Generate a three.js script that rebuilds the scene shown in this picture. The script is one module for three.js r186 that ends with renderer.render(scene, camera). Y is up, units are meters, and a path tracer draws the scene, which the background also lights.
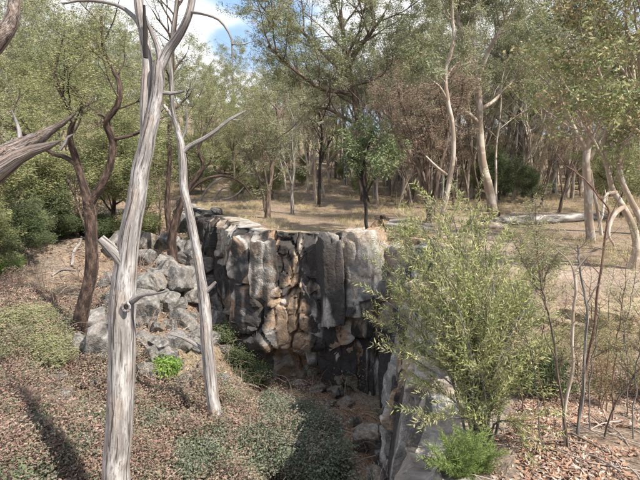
import * as THREE from 'three';
import { mergeGeometries, toCreasedNormals } from 'three/addons/utils/BufferGeometryUtils.js';

// ---------------------------------------------------------------- camera, sky, sun, exposure
const scene = new THREE.Scene();
const PITCH = Math.atan(90 / 480), EYE = 4;
const camera = new THREE.PerspectiveCamera(2 * Math.atan(0.5) * 180 / Math.PI, 4 / 3, 0.1, 900);
camera.position.set(0, EYE, 0); camera.rotation.x = -PITCH;
const renderer = new THREE.WebGLRenderer();
renderer.toneMapping = THREE.LinearToneMapping;
renderer.toneMappingExposure = 1.95;
renderer.shadowMap.enabled = true;
const SUN = new THREE.Vector3(0.66, 0.95, 0.42).normalize();
const sun = new THREE.DirectionalLight(new THREE.Color(1.0, 0.93, 0.82), 5.0);
sun.position.copy(SUN).multiplyScalar(150); sun.castShadow = true; sun.shadow.radius = 2;
Object.assign(sun.shadow.camera, { left: -90, right: 90, top: 90, bottom: -90, near: 1, far: 400 });
sun.shadow.mapSize.set(4096, 4096);
scene.add(sun); scene.add(sun.target);

// ---------------------------------------------------------------- numbers and noise
function rngOf(seed) { let a = seed >>> 0; return () => { a = (a + 0x6D2B79F5) | 0; let t = Math.imul(a ^ (a >>> 15), 1 | a); t = (t + Math.imul(t ^ (t >>> 7), 61 | t)) ^ t; return ((t ^ (t >>> 14)) >>> 0) / 4294967296; }; }
const hash = (x, y, z) => { let h = Math.imul(x, 374761393) ^ Math.imul(y, 668265263) ^ Math.imul(z, 2147483647 ^ 0x5bd1e995); h = Math.imul(h ^ (h >>> 13), 1274126177); h ^= h >>> 16; return (h >>> 0) / 4294967296; };
const fade = (t) => t * t * (3 - 2 * t), mix = (a, b, t) => a + (b - a) * t;
const clamp = (x, a = 0, b = 1) => Math.min(b, Math.max(a, x));
const sst = (a, b, x) => fade(clamp((x - a) / (b - a)));
function noise(x, y, z = 0) {
  const i = Math.floor(x), j = Math.floor(y), k = Math.floor(z), u = fade(x - i), v = fade(y - j), w = fade(z - k);
  const l = (kk) => mix(mix(hash(i, j, kk), hash(i + 1, j, kk), u), mix(hash(i, j + 1, kk), hash(i + 1, j + 1, kk), u), v);
  return mix(l(k), l(k + 1), w);
}
function fbm(x, y, z = 0, o = 4) { let s = 0, a = 0.5, n = 0; for (let i = 0; i < o; i++) { s += a * noise(x, y, z + i * 7.3); n += a; a *= 0.5; x *= 2.03; y *= 2.03; z *= 2.03; } return s / n; }
function pnoise(x, y, px, py, s) { const i = Math.floor(x), j = Math.floor(y), u = fade(x - i), v = fade(y - j), m = (a, n) => ((a % n) + n) % n; const h = (a, b) => hash(m(a, px), m(b, py), s); return mix(mix(h(i, j), h(i + 1, j), u), mix(h(i, j + 1), h(i + 1, j + 1), u), v); }
function pfbm(u, v, fx, fy, o, s) { let t = 0, a = 0.5, n = 0; for (let i = 0; i < o; i++) { t += a * pnoise(u * fx, v * fy, fx, fy, s + i); n += a; a *= 0.55; fx *= 2; fy *= 2; } return t / n; }
function voronoi(u, v, seed) {
  const i = Math.floor(u), j = Math.floor(v); let f1 = 9, f2 = 9, best = null;
  for (let a = -1; a <= 1; a++) for (let b = -1; b <= 1; b++) {
    const cx = i + a + 0.15 + 0.7 * hash(i + a, j + b, seed), cy = j + b + 0.1 + 0.8 * hash(i + a, j + b, seed + 11);
    const d = Math.max(Math.abs(u - cx), Math.abs(v - cy)) * 0.55 + Math.hypot(u - cx, v - cy) * 0.45;
    if (d < f1) { f2 = f1; f1 = d; best = [i + a, j + b, u - cx, v - cy]; } else if (d < f2) f2 = d;
  }
  return { f1, f2, r: hash(best[0], best[1], seed + 23), r2: hash(best[0], best[1], seed + 37), r3: hash(best[0], best[1], seed + 51), dx: best[2], dy: best[3] };
}

// ---------------------------------------------------------------- sky: pale blue with broken white cloud
{
  const w = 1024, h = 512, d = new Float32Array(w * h * 4);
  for (let j = 0; j < h; j++) for (let i = 0; i < w; i++) {
    const el = ((j + 0.5) / h - 0.5) * Math.PI, az = ((i + 0.5) / w - 0.5) * 2 * Math.PI;
    const y = Math.sin(el), c = Math.cos(el), x = c * Math.cos(az), z = c * Math.sin(az), o = (j * w + i) * 4;
    const up = Math.max(y, 0), q = 1 / (up + 0.22);
    const n = fbm(x * q * 1.5 + 11.3, z * q * 1.5 + 4.6, 2.1, 6), m = fbm(x * q * 5 + 3, z * q * 5 + 8, 5.2, 4);
    const cl = sst(0.42, 0.57, n + 0.10 * (m - 0.5) + 0.05 * (1 - up));
    const br = 0.95 + 0.35 * (m - 0.4);
    const blue = [mix(0.50, 0.13, Math.pow(up, 0.5)), mix(0.66, 0.30, Math.pow(up, 0.5)), mix(0.86, 0.66, Math.pow(up, 0.5))];
    const k = y < 0 ? 0.25 : 1;
    d[o] = k * mix(blue[0], br, cl * 0.95); d[o + 1] = k * mix(blue[1], br, cl * 0.95); d[o + 2] = k * mix(blue[2], br * 1.02, cl * 0.95); d[o + 3] = 1;
  }
  const t = new THREE.DataTexture(d, w, h, THREE.RGBAFormat, THREE.FloatType);
  t.mapping = THREE.EquirectangularReflectionMapping; t.magFilter = THREE.LinearFilter; t.minFilter = THREE.LinearFilter; t.wrapS = THREE.RepeatWrapping; t.needsUpdate = true;
  scene.background = t; scene.environment = t; scene.backgroundIntensity = 0.78; scene.environmentIntensity = 0.78;
}

// ---------------------------------------------------------------- pixels of the photograph to directions; ground heights
const SP = Math.sin(PITCH), CP = Math.cos(PITCH);
function at(px, py, D) { const a = (px - 320) / 480, b = (240 - py) / 480, y = b * CP - SP, z = CP + b * SP; return new THREE.Vector3(a * D / z, EYE + y * D / z, -D); }
const V = (x, y, z) => new THREE.Vector3(x, y, z);
const px3 = (l) => l.map(([px, py, D]) => { const p = at(px, py, D); return [p.x, D, p.y]; });
const UP = [[-3, 23, 0], [0, 23, 0], [3.5, 22.5, 0], [-5, 28, .1], [0, 30, 0], [6, 28, 0], [10, 25, 0], [-9, 34, 0], [-5, 38, .4], [3, 38, .3], [12, 38, .4], [20, 35, .5], [26, 26, .6],
  [8.5, 14.5, .05], [6.5, 18, 0], [10, 19, .1], [14, 14, .4], [7, 12.4, .28], [8.4, 12.1, .36], [10.5, 12.2, .42], [6.4, 11.2, -.2], [8, 10.9, -.3], [9.6, 10.9, -.3], [5, 12.4, -.05], [4.6, 16, 0],
  [5, 20, 0], [2.25, 4.5, .94], [4.7, 7, .1], [1.35, 5, .35], [2.67, 4, 1.08], [2.4, 6.5, .4], [3.3, 10, .1], [3.5, 14, .0], [6, 9, -.15], [7, 6, .5], [5, 3, 1.5], [0, 1, 2.2], [2, 1, 2.2], [9, 3, 2]];
const LO = px3([[0, 480, 11], [110, 480, 12], [0, 400, 14], [0, 300, 20], [0, 240, 28], [80, 335, 19], [190, 235, 30], [150, 330, 20], [200, 380, 18.5], [250, 320, 25.5], [150, 270, 25.5], [310, 390, 21],
  [300, 480, 13.5], [370, 430, 16], [230, 440, 15.2], [390, 470, 13.2], [350, 410, 18.5], [60, 420, 14.5], [100, 240, 30], [285, 392, 21.3], [335, 415, 19.8], [355, 432, 18.2], [372, 448, 16.6], [388, 468, 15], [330, 425, 18], [398, 495, 13], [280, 430, 17]]).concat([[-30, 15, -.5], [-35, 35, 2.5], [-12, 34, -.2], [-20, 42, .9], [-11, 39, .2], [-5, 6, -4.4], [0, 6, -6.2], [-6, 1, -2], [1, 9, -6.3], [0, 1, -5], [-20, 5, -1]]);
function idw(list, x, d) { let s = 0, w = 0; for (const [cx, cd, cy] of list) { const r = (x - cx) ** 2 + (d - cd) ** 2 + 0.25, k = 1 / (r * Math.sqrt(r)); s += k * cy; w += k; } return s / w; }
const hill = (x, d) => 0.4 + mix(.105, .05, sst(-5, 25, x)) * (d - 40) + 0.06 * Math.max(0, -x - 8) + 1.5 * (fbm(x * .05 + 9, d * .05) - .5);
const rimPts = [[-11, 38], [-9.3, 34], [-7.4, 30.6], [-5.4, 27.6], [-3.7, 25.2], [-2.75, 23.4], [-1, 22.9], [1.2, 22.8], [3.3, 22.5], [4.4, 21], [4.6, 18.5], [4.2, 16], [3.75, 13], [3.4, 10.5], [2.85, 8.4], [2.15, 6.4], [1.5, 4.4], [0.9, 2.4], [0.4, 0]];
const rim = new THREE.CatmullRomCurve3(rimPts.map(([x, d]) => V(x, 0, d)), false, 'centripetal');
const rimLine = rim.getSpacedPoints(220).map((p) => [p.x, p.z]);
const poly = [...rimLine, [0.4, -30], [-160, -30], [-160, 38]];
function inQuarry(x, d) { let c = false; for (let i = 0, j = poly.length - 1; i < poly.length; j = i++) { const [xi, yi] = poly[i], [xj, yj] = poly[j]; if ((yi > d) !== (yj > d) && x < (xj - xi) * (d - yi) / (yj - yi) + xi) c = !c; } return c; }
const rough = (x, d) => 0.16 * (fbm(x * .7, d * .7, 3) - .5) + 0.5 * (fbm(x * .16, d * .16, 8) - .5) * sst(12, 30, d);
function lowY(x, d) { return mix(idw(LO, x, d), hill(x, d), sst(34, 44, d)) + rough(x, d) * 1.6 + 0.5 * (fbm(x * .5, d * .5, 17) - .5); }
function upY(x, d) { const t = sst(-9.5, -13, x); let y = mix(idw(UP, x, d), hill(x, d), sst(34, 44, d)) + rough(x, d) * 0.7; return t > 0 ? mix(y, lowY(x, d), t) : y; }
const gy = (x, d) => inQuarry(x, d) ? lowY(x, d) : upY(x, d);
function hit(px, py, d0 = 3) { for (let D = d0; D < 160; D += 0.08) { const p = at(px, py, D); if (p.y <= gy(p.x, D)) return V(p.x, gy(p.x, D), -D); } return at(px, py, 100); }
const onGround = (x, D) => V(x, gy(x, D), -D);

// ---------------------------------------------------------------- helpers: names, textures, materials
const used = {};
const numbered = (n) => { const k = used[n] = (used[n] ?? -1) + 1; return k ? `${n}_${String(k).padStart(3, '0')}` : n; };
function tag(o, label, category, group, kind) { o.userData = { label, category }; if (group) o.userData.group = group; if (kind) o.userData.kind = kind; return o; }
function thing(name, label, category, pos, group) { const o = new THREE.Group(); o.name = numbered(name); o.position.copy(pos); scene.add(o); return tag(o, label, category, group); }
function part(name, geo, mat, parent) { const m = new THREE.Mesh(geo, mat); m.name = name; m.castShadow = m.receiveShadow = true; parent.add(m); return m; }
function lone(name, geo, mat, label, category, group) { const m = part(numbered(name), geo, mat, scene); return tag(m, label, category, group); }
function struct(name, geo, mat) { const m = part(name, geo, mat, scene); m.userData = { kind: 'structure' }; return m; }
function dup(root, pos, turn, scale, label, group) { const r = root.clone(); r.name = numbered(root.name.replace(/_\d{3}$/, '')); r.position.copy(pos); r.rotation.y = turn; r.scale.setScalar(scale); scene.add(r); r.userData = { ...root.userData }; if (label) r.userData.label = label; if (group) r.userData.group = group; return r; }
function tex(w, h, fn, srgb = true) {
  const d = new Uint8Array(w * h * 4);
  for (let j = 0; j < h; j++) for (let i = 0; i < w; i++) { const c = fn(i / w, j / h), o = (j * w + i) * 4; for (let k = 0; k < 3; k++) d[o + k] = 255 * clamp(Array.isArray(c) ? c[k] : c); d[o + 3] = 255; }
  const t = new THREE.DataTexture(d, w, h); t.wrapS = t.wrapT = THREE.RepeatWrapping; t.magFilter = THREE.LinearFilter; t.minFilter = THREE.LinearMipmapLinearFilter; t.generateMipmaps = true;
  if (srgb) t.colorSpace = THREE.SRGBColorSpace; t.needsUpdate = true; return t;
}
const lerp3 = (a, b, t) => [mix(a[0], b[0], t), mix(a[1], b[1], t), mix(a[2], b[2], t)];
const std = (o) => new THREE.MeshStandardMaterial({ roughness: 0.95, ...o });

// weathered silver wood: long fibres, tan strips where the grey skin has gone, checks
const fibre = (u, v) => 0.4 * pfbm(u, v, 26, 3, 4, 5) + 0.6 * pfbm(u, v, 90, 8, 3, 9), check = (u, v) => sst(0.63, 0.68, pfbm(u, v, 44, 3, 3, 77));
const woodTex = tex(512, 1024, (u, v) => {
  const f = fibre(u, v), strip = sst(0.48, 0.62, pfbm(u, v, 6, 2, 5, 31)), pt = sst(.45, .65, pfbm(u, v, 5, 5, 5, 83)), fleck = sst(.66, .72, pfbm(u, v, 50, 30, 3, 15));
  let c = lerp3([0.74, 0.725, 0.72], [0.47, 0.455, 0.45], sst(.3, .7, f)); c = lerp3(c, lerp3([0.70, 0.645, 0.60], [0.47, 0.41, 0.37], sst(.3, .7, f)), strip * .6); c = lerp3(c, [.52, .50, .49], pt * .45);
  return lerp3(lerp3(c, [0.25, 0.22, 0.205], check(u, v) * .8), [.40, .37, .35], fleck * .4);
});
const woodBump = tex(512, 1024, (u, v) => fibre(u, v) - 0.5 * check(u, v), false);
const barkTex = tex(256, 512, (u, v) => 0.42 + 0.5 * sst(.25, .75, pfbm(u, v, 16, 5, 5, 3)) + 0.3 * (pfbm(u, v, 4, 3, 4, 6) - .3));
const barkBump = tex(256, 512, (u, v) => pfbm(u, v, 16, 6, 5, 3), false);
const gumTex = tex(256, 512, (u, v) => { const p = sst(.5, .58, pfbm(u, v, 3, 3, 4, 19)), f = pfbm(u, v, 18, 4, 4, 7); return lerp3(lerp3([.93, .90, .86], [.72, .68, .64], f), lerp3([.74, .67, .60], [.60, .53, .47], f), p * .8); });
const rockTex = tex(512, 512, (u, v) => 0.5 + 0.55 * (0.6 * pfbm(u, v, 12, 12, 6, 41) + 0.4 * pfbm(u, v, 70, 70, 2, 47)));
const rockBump = tex(512, 512, (u, v) => 0.7 * pfbm(u, v, 10, 10, 6, 41) + 0.3 * Math.abs(2 * pfbm(u, v, 16, 16, 4, 55) - 1), false);
const soilTex = tex(512, 512, (u, v) => { const g = pfbm(u, v, 90, 90, 2, 61), m = pfbm(u, v, 20, 20, 5, 63), s = sst(.60, .68, pfbm(u, v, 60, 45, 2, 67)), t = sst(.62, .7, pfbm(u, v, 45, 70, 2, 69)); const c = 0.42 + 0.55 * (0.5 * g + 0.5 * m); return lerp3(lerp3([c, c * .97, c * .94], [.95, .90, .84], s * .5), [.42, .33, .27], t * .55); });
const soilBump = tex(512, 512, (u, v) => 0.5 * pfbm(u, v, 60, 60, 3, 61) + 0.5 * pfbm(u, v, 14, 14, 5, 63), false);

const M = {
  dead: std({ map: woodTex, bumpMap: woodBump, bumpScale: 0.02 }),
  snag: std({ color: 0xf0e2d8, map: woodTex, bumpMap: woodBump, bumpScale: 0.03 }),
  dark: std({ color: new THREE.Color().setRGB(.15, .095, .072), map: barkTex, bumpMap: barkBump, bumpScale: 0.06 }),
  brown: std({ color: new THREE.Color().setRGB(.30, .22, .17), map: barkTex, bumpMap: barkBump, bumpScale: 0.02 }),
  grey: std({ color: new THREE.Color().setRGB(.43, .395, .36), map: barkTex, bumpMap: barkBump, bumpScale: 0.015 }),
  black: std({ color: new THREE.Color().setRGB(.045, .035, .03), map: barkTex, bumpMap: barkBump, bumpScale: 0.01 }),
  gum: std({ color: new THREE.Color().setRGB(.62, .60, .57), map: gumTex, bumpMap: barkBump, bumpScale: 0.006 }),
  red: std({ color: new THREE.Color().setRGB(.36, .21, .15), map: barkTex, bumpMap: barkBump, bumpScale: 0.005 }),
  rock: std({ map: rockTex, bumpMap: rockBump, bumpScale: 0.06, vertexColors: true }),
  soil: std({ map: soilTex, bumpMap: soilBump, bumpScale: 0.03, vertexColors: true, roughness: 1 }),
  cut: std({ color: new THREE.Color().setRGB(.34, .22, .13), map: barkTex }),
  leaf: new THREE.MeshPhysicalMaterial({ roughness: 0.85, transmission: 0.32, thickness: 0, side: THREE.DoubleSide, specularIntensity: .6 }),
  dry: std({ side: THREE.DoubleSide, roughness: .9 }),
};

// ---------------------------------------------------------------- ground: one sheet, steep behind the cliff
function axis(a, b, f0, f1, step) { const l = []; for (let x = f0; x <= f1 + 1e-6; x += step) l.push(x); let s = step, x = f1; while (x < b) { s *= 1.12; x += s; l.push(x); } s = step; x = f0; while (x > a) { s *= 1.12; x -= s; l.unshift(x); } return l; }
const pathLine = [[16, 14.5], [11, 14.2], [8.4, 14.4], [6.8, 17], [7.0, 21], [6.5, 25], [9, 27.5], [14, 29]];
function lineDist(l, x, d) { let m = 1e9; for (let i = 0; i + 1 < l.length; i++) { const [ax, ad] = l[i], [bx, bd] = l[i + 1], t = clamp(((x - ax) * (bx - ax) + (d - ad) * (bd - ad)) / ((bx - ax) ** 2 + (bd - ad) ** 2)); m = Math.min(m, Math.hypot(x - ax - t * (bx - ax), d - ad - t * (bd - ad))); } return m; }
function soilColor(x, d, q) {
  const n = fbm(x * .55, d * .55, 31), n2 = fbm(x * 2.3, d * 2.3, 37), n3 = fbm(x * .2, d * .2, 43);
  let c;
  if (q) { c = lerp3([.31, .24, .185], [.47, .385, .30], sst(.35, .65, n2)); c = lerp3(c, [.42, .40, .37], sst(.5, .62, n) * .5); c = lerp3(c, [.38, .35, .22], sst(.56, .68, n3) * .5); c = lerp3(c, [.50, .33, .21], .9 * sst(1.6, .7, lineDist([[-1.2, 21], [.8, 19.2], [1.9, 16.8], [2.2, 13]], x, d)) * sst(.3, .5, n2)); }
  else {
    c = lerp3([.34, .265, .20], [.50, .41, .32], sst(.35, .65, n2)); c = lerp3(c, [.45, .385, .24], sst(.48, .60, n) * .7 * sst(20, 30, d + 8 * n3));
    c = lerp3(c, [.58, .49, .42], sst(2.4, .7, lineDist(pathLine, x, d) + 2 * (n - .5)) * .9);
    c = lerp3(c, [.56, .47, .39], .75 * sst(.38, .55, n) * sst(7, 9, d) * sst(14, 11, d));
    c = lerp3(c, [.27, .19, .145], sst(.54, .66, n2) * .35);
    c = lerp3(c, [.48, .33, .20], .6 * sst(.52, .6, n2) * sst(1.6, .4, Math.abs(d - 23.4)) * sst(5, 3, Math.abs(x)));
  }
  return c;
}
{
  const X = axis(-170, 170, -22, 16, .2), Dd = axis(-30, 260, 2.4, 42, .2), P = [], C = [], T = [], I = [], nx = X.length;
  for (const d of Dd) for (const x of X) { const q = inQuarry(x, d); P.push(x, q ? lowY(x, d) : upY(x, d), -d); C.push(...soilColor(x, d, q)); T.push(x * .45, d * .45); }
  for (let j = 0; j + 1 < Dd.length; j++) for (let i = 0; i + 1 < nx; i++) { const a = j * nx + i, b = a + 1, c = a + nx, e = c + 1; I.push(a, b, c, b, e, c); }
  const g = new THREE.BufferGeometry(); g.setAttribute('position', new THREE.Float32BufferAttribute(P, 3)); g.setAttribute('color', new THREE.Float32BufferAttribute(C, 3)); g.setAttribute('uv', new THREE.Float32BufferAttribute(T, 2)); g.setIndex(I); g.computeVertexNormals();
  struct('ground', g, M.soil);
}

// ---------------------------------------------------------------- rock: faceted stones
function boxUV(g, k = 0.9) { const p = g.attributes.position, n = g.attributes.normal, t = new Float32Array(p.count * 2); for (let i = 0; i < p.count; i += 3) { let nx = 0, ny = 0, nz = 0; for (let j = 0; j < 3; j++) { nx += Math.abs(n.getX(i + j)); ny += Math.abs(n.getY(i + j)); nz += Math.abs(n.getZ(i + j)); } for (let j = i; j < i + 3; j++) { const x = p.getX(j), y = p.getY(j), z = p.getZ(j); t[2 * j] = k * (nx > ny && nx > nz ? z : x); t[2 * j + 1] = k * (ny >= nx && ny >= nz ? z : y); } } g.setAttribute('uv', new THREE.BufferAttribute(t, 2)); return g; }
const stone = (seed, tone = 0) => (x, y, z) => {
  const n = fbm(x * 1.7 + seed, y * 1.7, z * 1.7, 4), l = fbm(x * 5 + seed, y * 5, z * 5 + 9, 3), b = fbm(x * 2.2, y * .7 + seed, z * 2.2, 3);
  let c = lerp3([.21, .20, .19], [.36, .34, .32], sst(.35, .65, n)); c = lerp3(c, [.42, .33, .24], tone * sst(.40, .58, fbm(x * .9, y * .9, z * .9 + seed, 3))); c = lerp3(c, [.52, .51, .48], sst(.56, .64, l) * .6); return lerp3(c, [.07, .065, .065], sst(.56, .66, b) * .75);
};
function rockGeo(seed, sx, sy, sz, { planes = 13, detail = 9, bump = 0.05, color = null, boxy = false } = {}) {
  const r = rngOf(seed * 7919 + 13), N = [];
  for (let i = 0; i < planes; i++) { const v = V(r() * 2 - 1, r() * 2 - 1, r() * 2 - 1).normalize(); N.push([v, boxy ? 1.0 + .3 * r() : 0.62 + 0.34 * r()]); }
  for (const a of [[1, 0, 0], [-1, 0, 0], [0, 1, 0], [0, -1, 0], [0, 0, 1], [0, 0, -1]]) N.push([V(...a).add(V(r() - .5, r() - .5, r() - .5).multiplyScalar(boxy ? .32 : .4)).normalize(), .8 + .2 * r()]);
  let g = new THREE.IcosahedronGeometry(1, detail); const p = g.attributes.position, d = new THREE.Vector3(), col = new Float32Array(p.count * 3); color = color || stone(seed);
  for (let i = 0; i < p.count; i++) {
    d.fromBufferAttribute(p, i).normalize(); let R = boxy ? 1.5 : 1.25; for (const [n, k] of N) { const c = d.dot(n); if (c > 0.01) R = Math.min(R, k / c); }
    const qx = d.x * sx * 2.6 + seed, qy = d.y * sy * 2.6, qz = d.z * sz * 2.6; R *= 1 + bump * (2 * (fbm(qx, qy, qz, 5) - .5) - 1.1 * Math.pow(1 - Math.abs(2 * noise(qx * .8, qy * .55, qz * .8) - 1), 8));
    const x = d.x * R * sx, y = d.y * R * sy, z = d.z * R * sz; p.setXYZ(i, x, y, z); col.set(color(x, y, z), i * 3);
  }
  g.setAttribute('color', new THREE.BufferAttribute(col, 3)); g.deleteAttribute('uv'); g = toCreasedNormals(g, 0.5); return boxUV(g);
}

// ---------------------------------------------------------------- the quarry cliff
const cliff = thing('cliff', 'broken grey and tan rock cliff with black stains round the old quarry pit', 'cliff', V(0, 0, 0));
const rimLen = rim.getLength();
function cliffColor(x, d, y, u, v, cell) {
  const n = fbm(u * .8, v * .8, 3, 4), s = .55 * fbm(u * 1.0 + 5, v * .16, 9, 4) + .45 * fbm(u * 3.2 + 2, v * .22, 19, 4), f = fbm(u * 3, v * 3, 14, 4), low = fbm(u * .5, v * .4, 33, 3);
  let c = lerp3([.30, .28, .26], [.52, .49, .45], sst(.35, .65, f)); c = lerp3(c, [.47, .385, .295], .85 * sst(.40, .62, n + .18 * (cell.r2 - .5)) * sst(3.6, 1.8, x)); c = lerp3(c, [.46, .30, .18], .8 * sst(.45, .62, low + .14 * (cell.r3 - .5) + .05 * sst(-2.5, -5, y)) * (1 - .8 * sst(13, 10, d)));
  c = lerp3(c, [.66, .63, .59], .8 * sst(.54, .62, fbm(u * 2.2, v * 1.3, 51, 4)));
  c = lerp3(c, [.035, .033, .035], .93 * sst(.46, .54, s + .06 * (cell.r - .5) + .10 * (f - .5) - .2 * sst(.9, 1.7, x) * sst(-4.2, -3.2, y) * sst(19, 20.5, d) - .22 * sst(13, 10, d)));
  return c;
}
function faceAt(e, q, tg) {
  const x0 = q.x, d0 = q.z; let nx = tg.z, nd = -tg.x; if (!inQuarry(x0 + nx * .5, d0 + nd * .5)) { nx = -nx; nd = -nd; }
  const main = sst(24.6, 23.4, d0) * sst(3.9, 3.2, x0) * sst(20, 21.5, d0), right = sst(21.5, 19, d0) * sst(10.5, 13.5, d0);
  const top = upY(x0, d0), bot = lowY(x0 + nx * 1.8, d0 + nd * 1.8) - .7, H = Math.max(top - bot, .3), big = sst(.5, 2.5, H);
  const cave = (t) => main * sst(.62, .80, t) * sst(1.7, .7, Math.abs(x0 + .7));
  return { x0, d0, nx, nd, main, right, top, bot, H, big, cave, prof: (t) => mix(.2 + .15 * sst(9, 13, d0) + (.5 * main * Math.sin(Math.PI * clamp(t * 1.15))) + t * (.5 * main + .45 * right + .1 + .25 * sst(9, 13, d0)) * big, .2, cave(t) * .95) };
}
{
  const NU = 760, NT = 118, lipN = 16, P = [], C = [], T = [], I = [], W = NT + lipN + 1, q = new THREE.Vector3(), tg = new THREE.Vector3();
  for (let i = 0; i <= NU; i++) {
    const e = i / NU; rim.getPointAt(e, q); rim.getTangentAt(e, tg); const F = faceAt(e, q, tg), { x0, d0, nx, nd, top, bot, H, big } = F, u = e * rimLen;
    for (let k = -lipN; k <= NT; k++) {
      const t = k / NT, inn = k < 0 ? -k / lipN : 0, y0 = k < 0 ? top : mix(top, bot, t), v = k < 0 ? -inn * 1.2 : (top - y0);
      const wob = .5 * (fbm(u * .5, v * .5, 71) - .5);
      const A = voronoi(u / 1.35 + wob, v / 2.6 + .4 * wob + 3, 5), B = voronoi(u / .5 + wob, v / .85 + wob, 15), Cc = voronoi(u / .2, v / .3, 25);
      let dsp = big * (.75 * A.r + .55 * A.dx * (A.r2 - .5) * 1.35 + .5 * A.dy * (A.r3 - .5) * 2.2 - .45 * sst(.10, 0, A.f2 - A.f1) + .22 * B.r + .2 * B.dx * (B.r2 - .5) - .10 * sst(.09, 0, B.f2 - B.f1) + .05 * Cc.r) + .35 * (fbm(u * .9, v * .9, 61, 5) - .5);
      const prof = F.prof(t); dsp *= (1 - .5 * F.cave(t)) * mix(1, .6, sst(13, 9, d0));
      let off, y = y0;
      if (k < 0) { off = mix(.3 + dsp * .6, -.9 - .5 * fbm(u * .8, 2, 5), inn); y = upY(x0 + nx * off, d0 + nd * off) + .10 * (1 - inn) + .35 * big * (fbm(u * 1.3, inn * 2, 83) - .38) * (1 - inn) - .25 * sst(.6, 1, inn); }
      else { off = prof + dsp * sst(-.02, .05, t); if (k < 6) off = mix(.3 + dsp * .6, off, k / 6); y = y0 + .12 * (noise(u * 2, v * 2, 3) - .5) + (k < 8 ? (.10 + .35 * big * (fbm(u * 1.3, 0, 83) - .38)) * (1 - k / 8) : 0); }
      P.push(x0 + nx * off, y, -(d0 + nd * off)); { const cc = cliffColor(x0, d0, y, u, v, A), sl = sst(.15, .5, inn + .5 * (fbm(u * 2, inn * 3, 87) - .5)) * (d0 < 24 ? 1 : .3); C.push(...(sl > 0 ? lerp3(cc, soilColor(x0 + nx * off, d0 + nd * off, false), sl) : cc)); } T.push((k < 0 ? x0 + nx * off : u) * .6, (k < 0 ? d0 + nd * off : v) * .6);
    }
  }
  for (let i = 0; i < NU; i++) for (let k = 0; k + 1 < W; k++) { const a = i * W + k, b = a + W; I.push(a, a + 1, b, b, a + 1, b + 1); }
  const g = new THREE.BufferGeometry(); g.setAttribute('position', new THREE.Float32BufferAttribute(P, 3)); g.setAttribute('color', new THREE.Float32BufferAttribute(C, 3)); g.setAttribute('uv', new THREE.Float32BufferAttribute(T, 2)); g.setIndex(I);
  part('rock_face', toCreasedNormals(g, 0.7), M.rock, cliff);
}
// jointed blocks that stand proud of the face, in columns broken by cross joints
{
  const r = rngOf(333), q = new THREE.Vector3(), tg = new THREE.Vector3(), mt = new THREE.Matrix4(), p = new THREE.Vector3();
  const paint = (g) => { const P = g.attributes.position, c = new Float32Array(P.count * 3), cell = { r: r(), r2: r(), r3: r() }; for (let i = 0; i < P.count; i++) { const x = P.getX(i), y = P.getY(i), z = P.getZ(i); c.set(cliffColor(x, -z, y, x * .8 - z * .8 + 20, -y + .15 * x, cell), i * 3); } g.setAttribute('color', new THREE.BufferAttribute(c, 3)); return g; };
  const put = (geo, turnY, tx, tz, pos, dark) => { mt.makeRotationFromEuler(new THREE.Euler(tx, turnY, tz, 'YXZ')).setPosition(pos); geo.applyMatrix4(mt); part('rock_block', paint(geo), M.rock, cliff); };
  let u = 4.5;
  while (u < rimLen - 13) {
    const w = .5 + .75 * r(), e = clamp((u + w / 2) / rimLen); rim.getPointAt(e, q); rim.getTangentAt(e, tg); const F = faceAt(e, q, tg), turn = Math.atan2(F.nx, -F.nd);
    let v = .12 + .2 * r();
    while (v < F.H - .8) {
      const h = Math.min(1.6 + 2.9 * r(), F.H - .3 - v), t = (v + h / 2) / F.H, off = F.prof(t) - .18 + .5 * r(), skip = F.cave(t) > .3 || r() < .2;
      if (!skip) { p.set(F.x0 + F.nx * off, F.top - v - h * .55, -(F.d0 + F.nd * off)); put(rockGeo(1000 + Math.floor(u * 37 + v * 911), w * .74, h * .62, .5 + .3 * r(), { planes: 12, detail: 17, bump: .085, boxy: r() < .65 }), turn + (r() - .5) * 1.1, (r() - .5) * .3, (r() - .5) * .34 + .06, p); }
      v += h * .8;
    }
    u += w;
  }
  for (const [px, py, hw, hh, D, turn, tx, tz] of [[368, 268, 22, 37, 21.3, .75, -.18, -.16], [356, 298, 15, 20, 20.9, .6, -.2, -.2], [329, 285, 9, 46, 21.0, .35, -.05, .03]]) { const k = D / 480; put(rockGeo(4000 + px, hw * k * 1.15, hh * k * 1.1, .8, { planes: 7, detail: 17, bump: .07, boxy: true }), turn, tx, tz, at(px, py, D)); }
}

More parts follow.
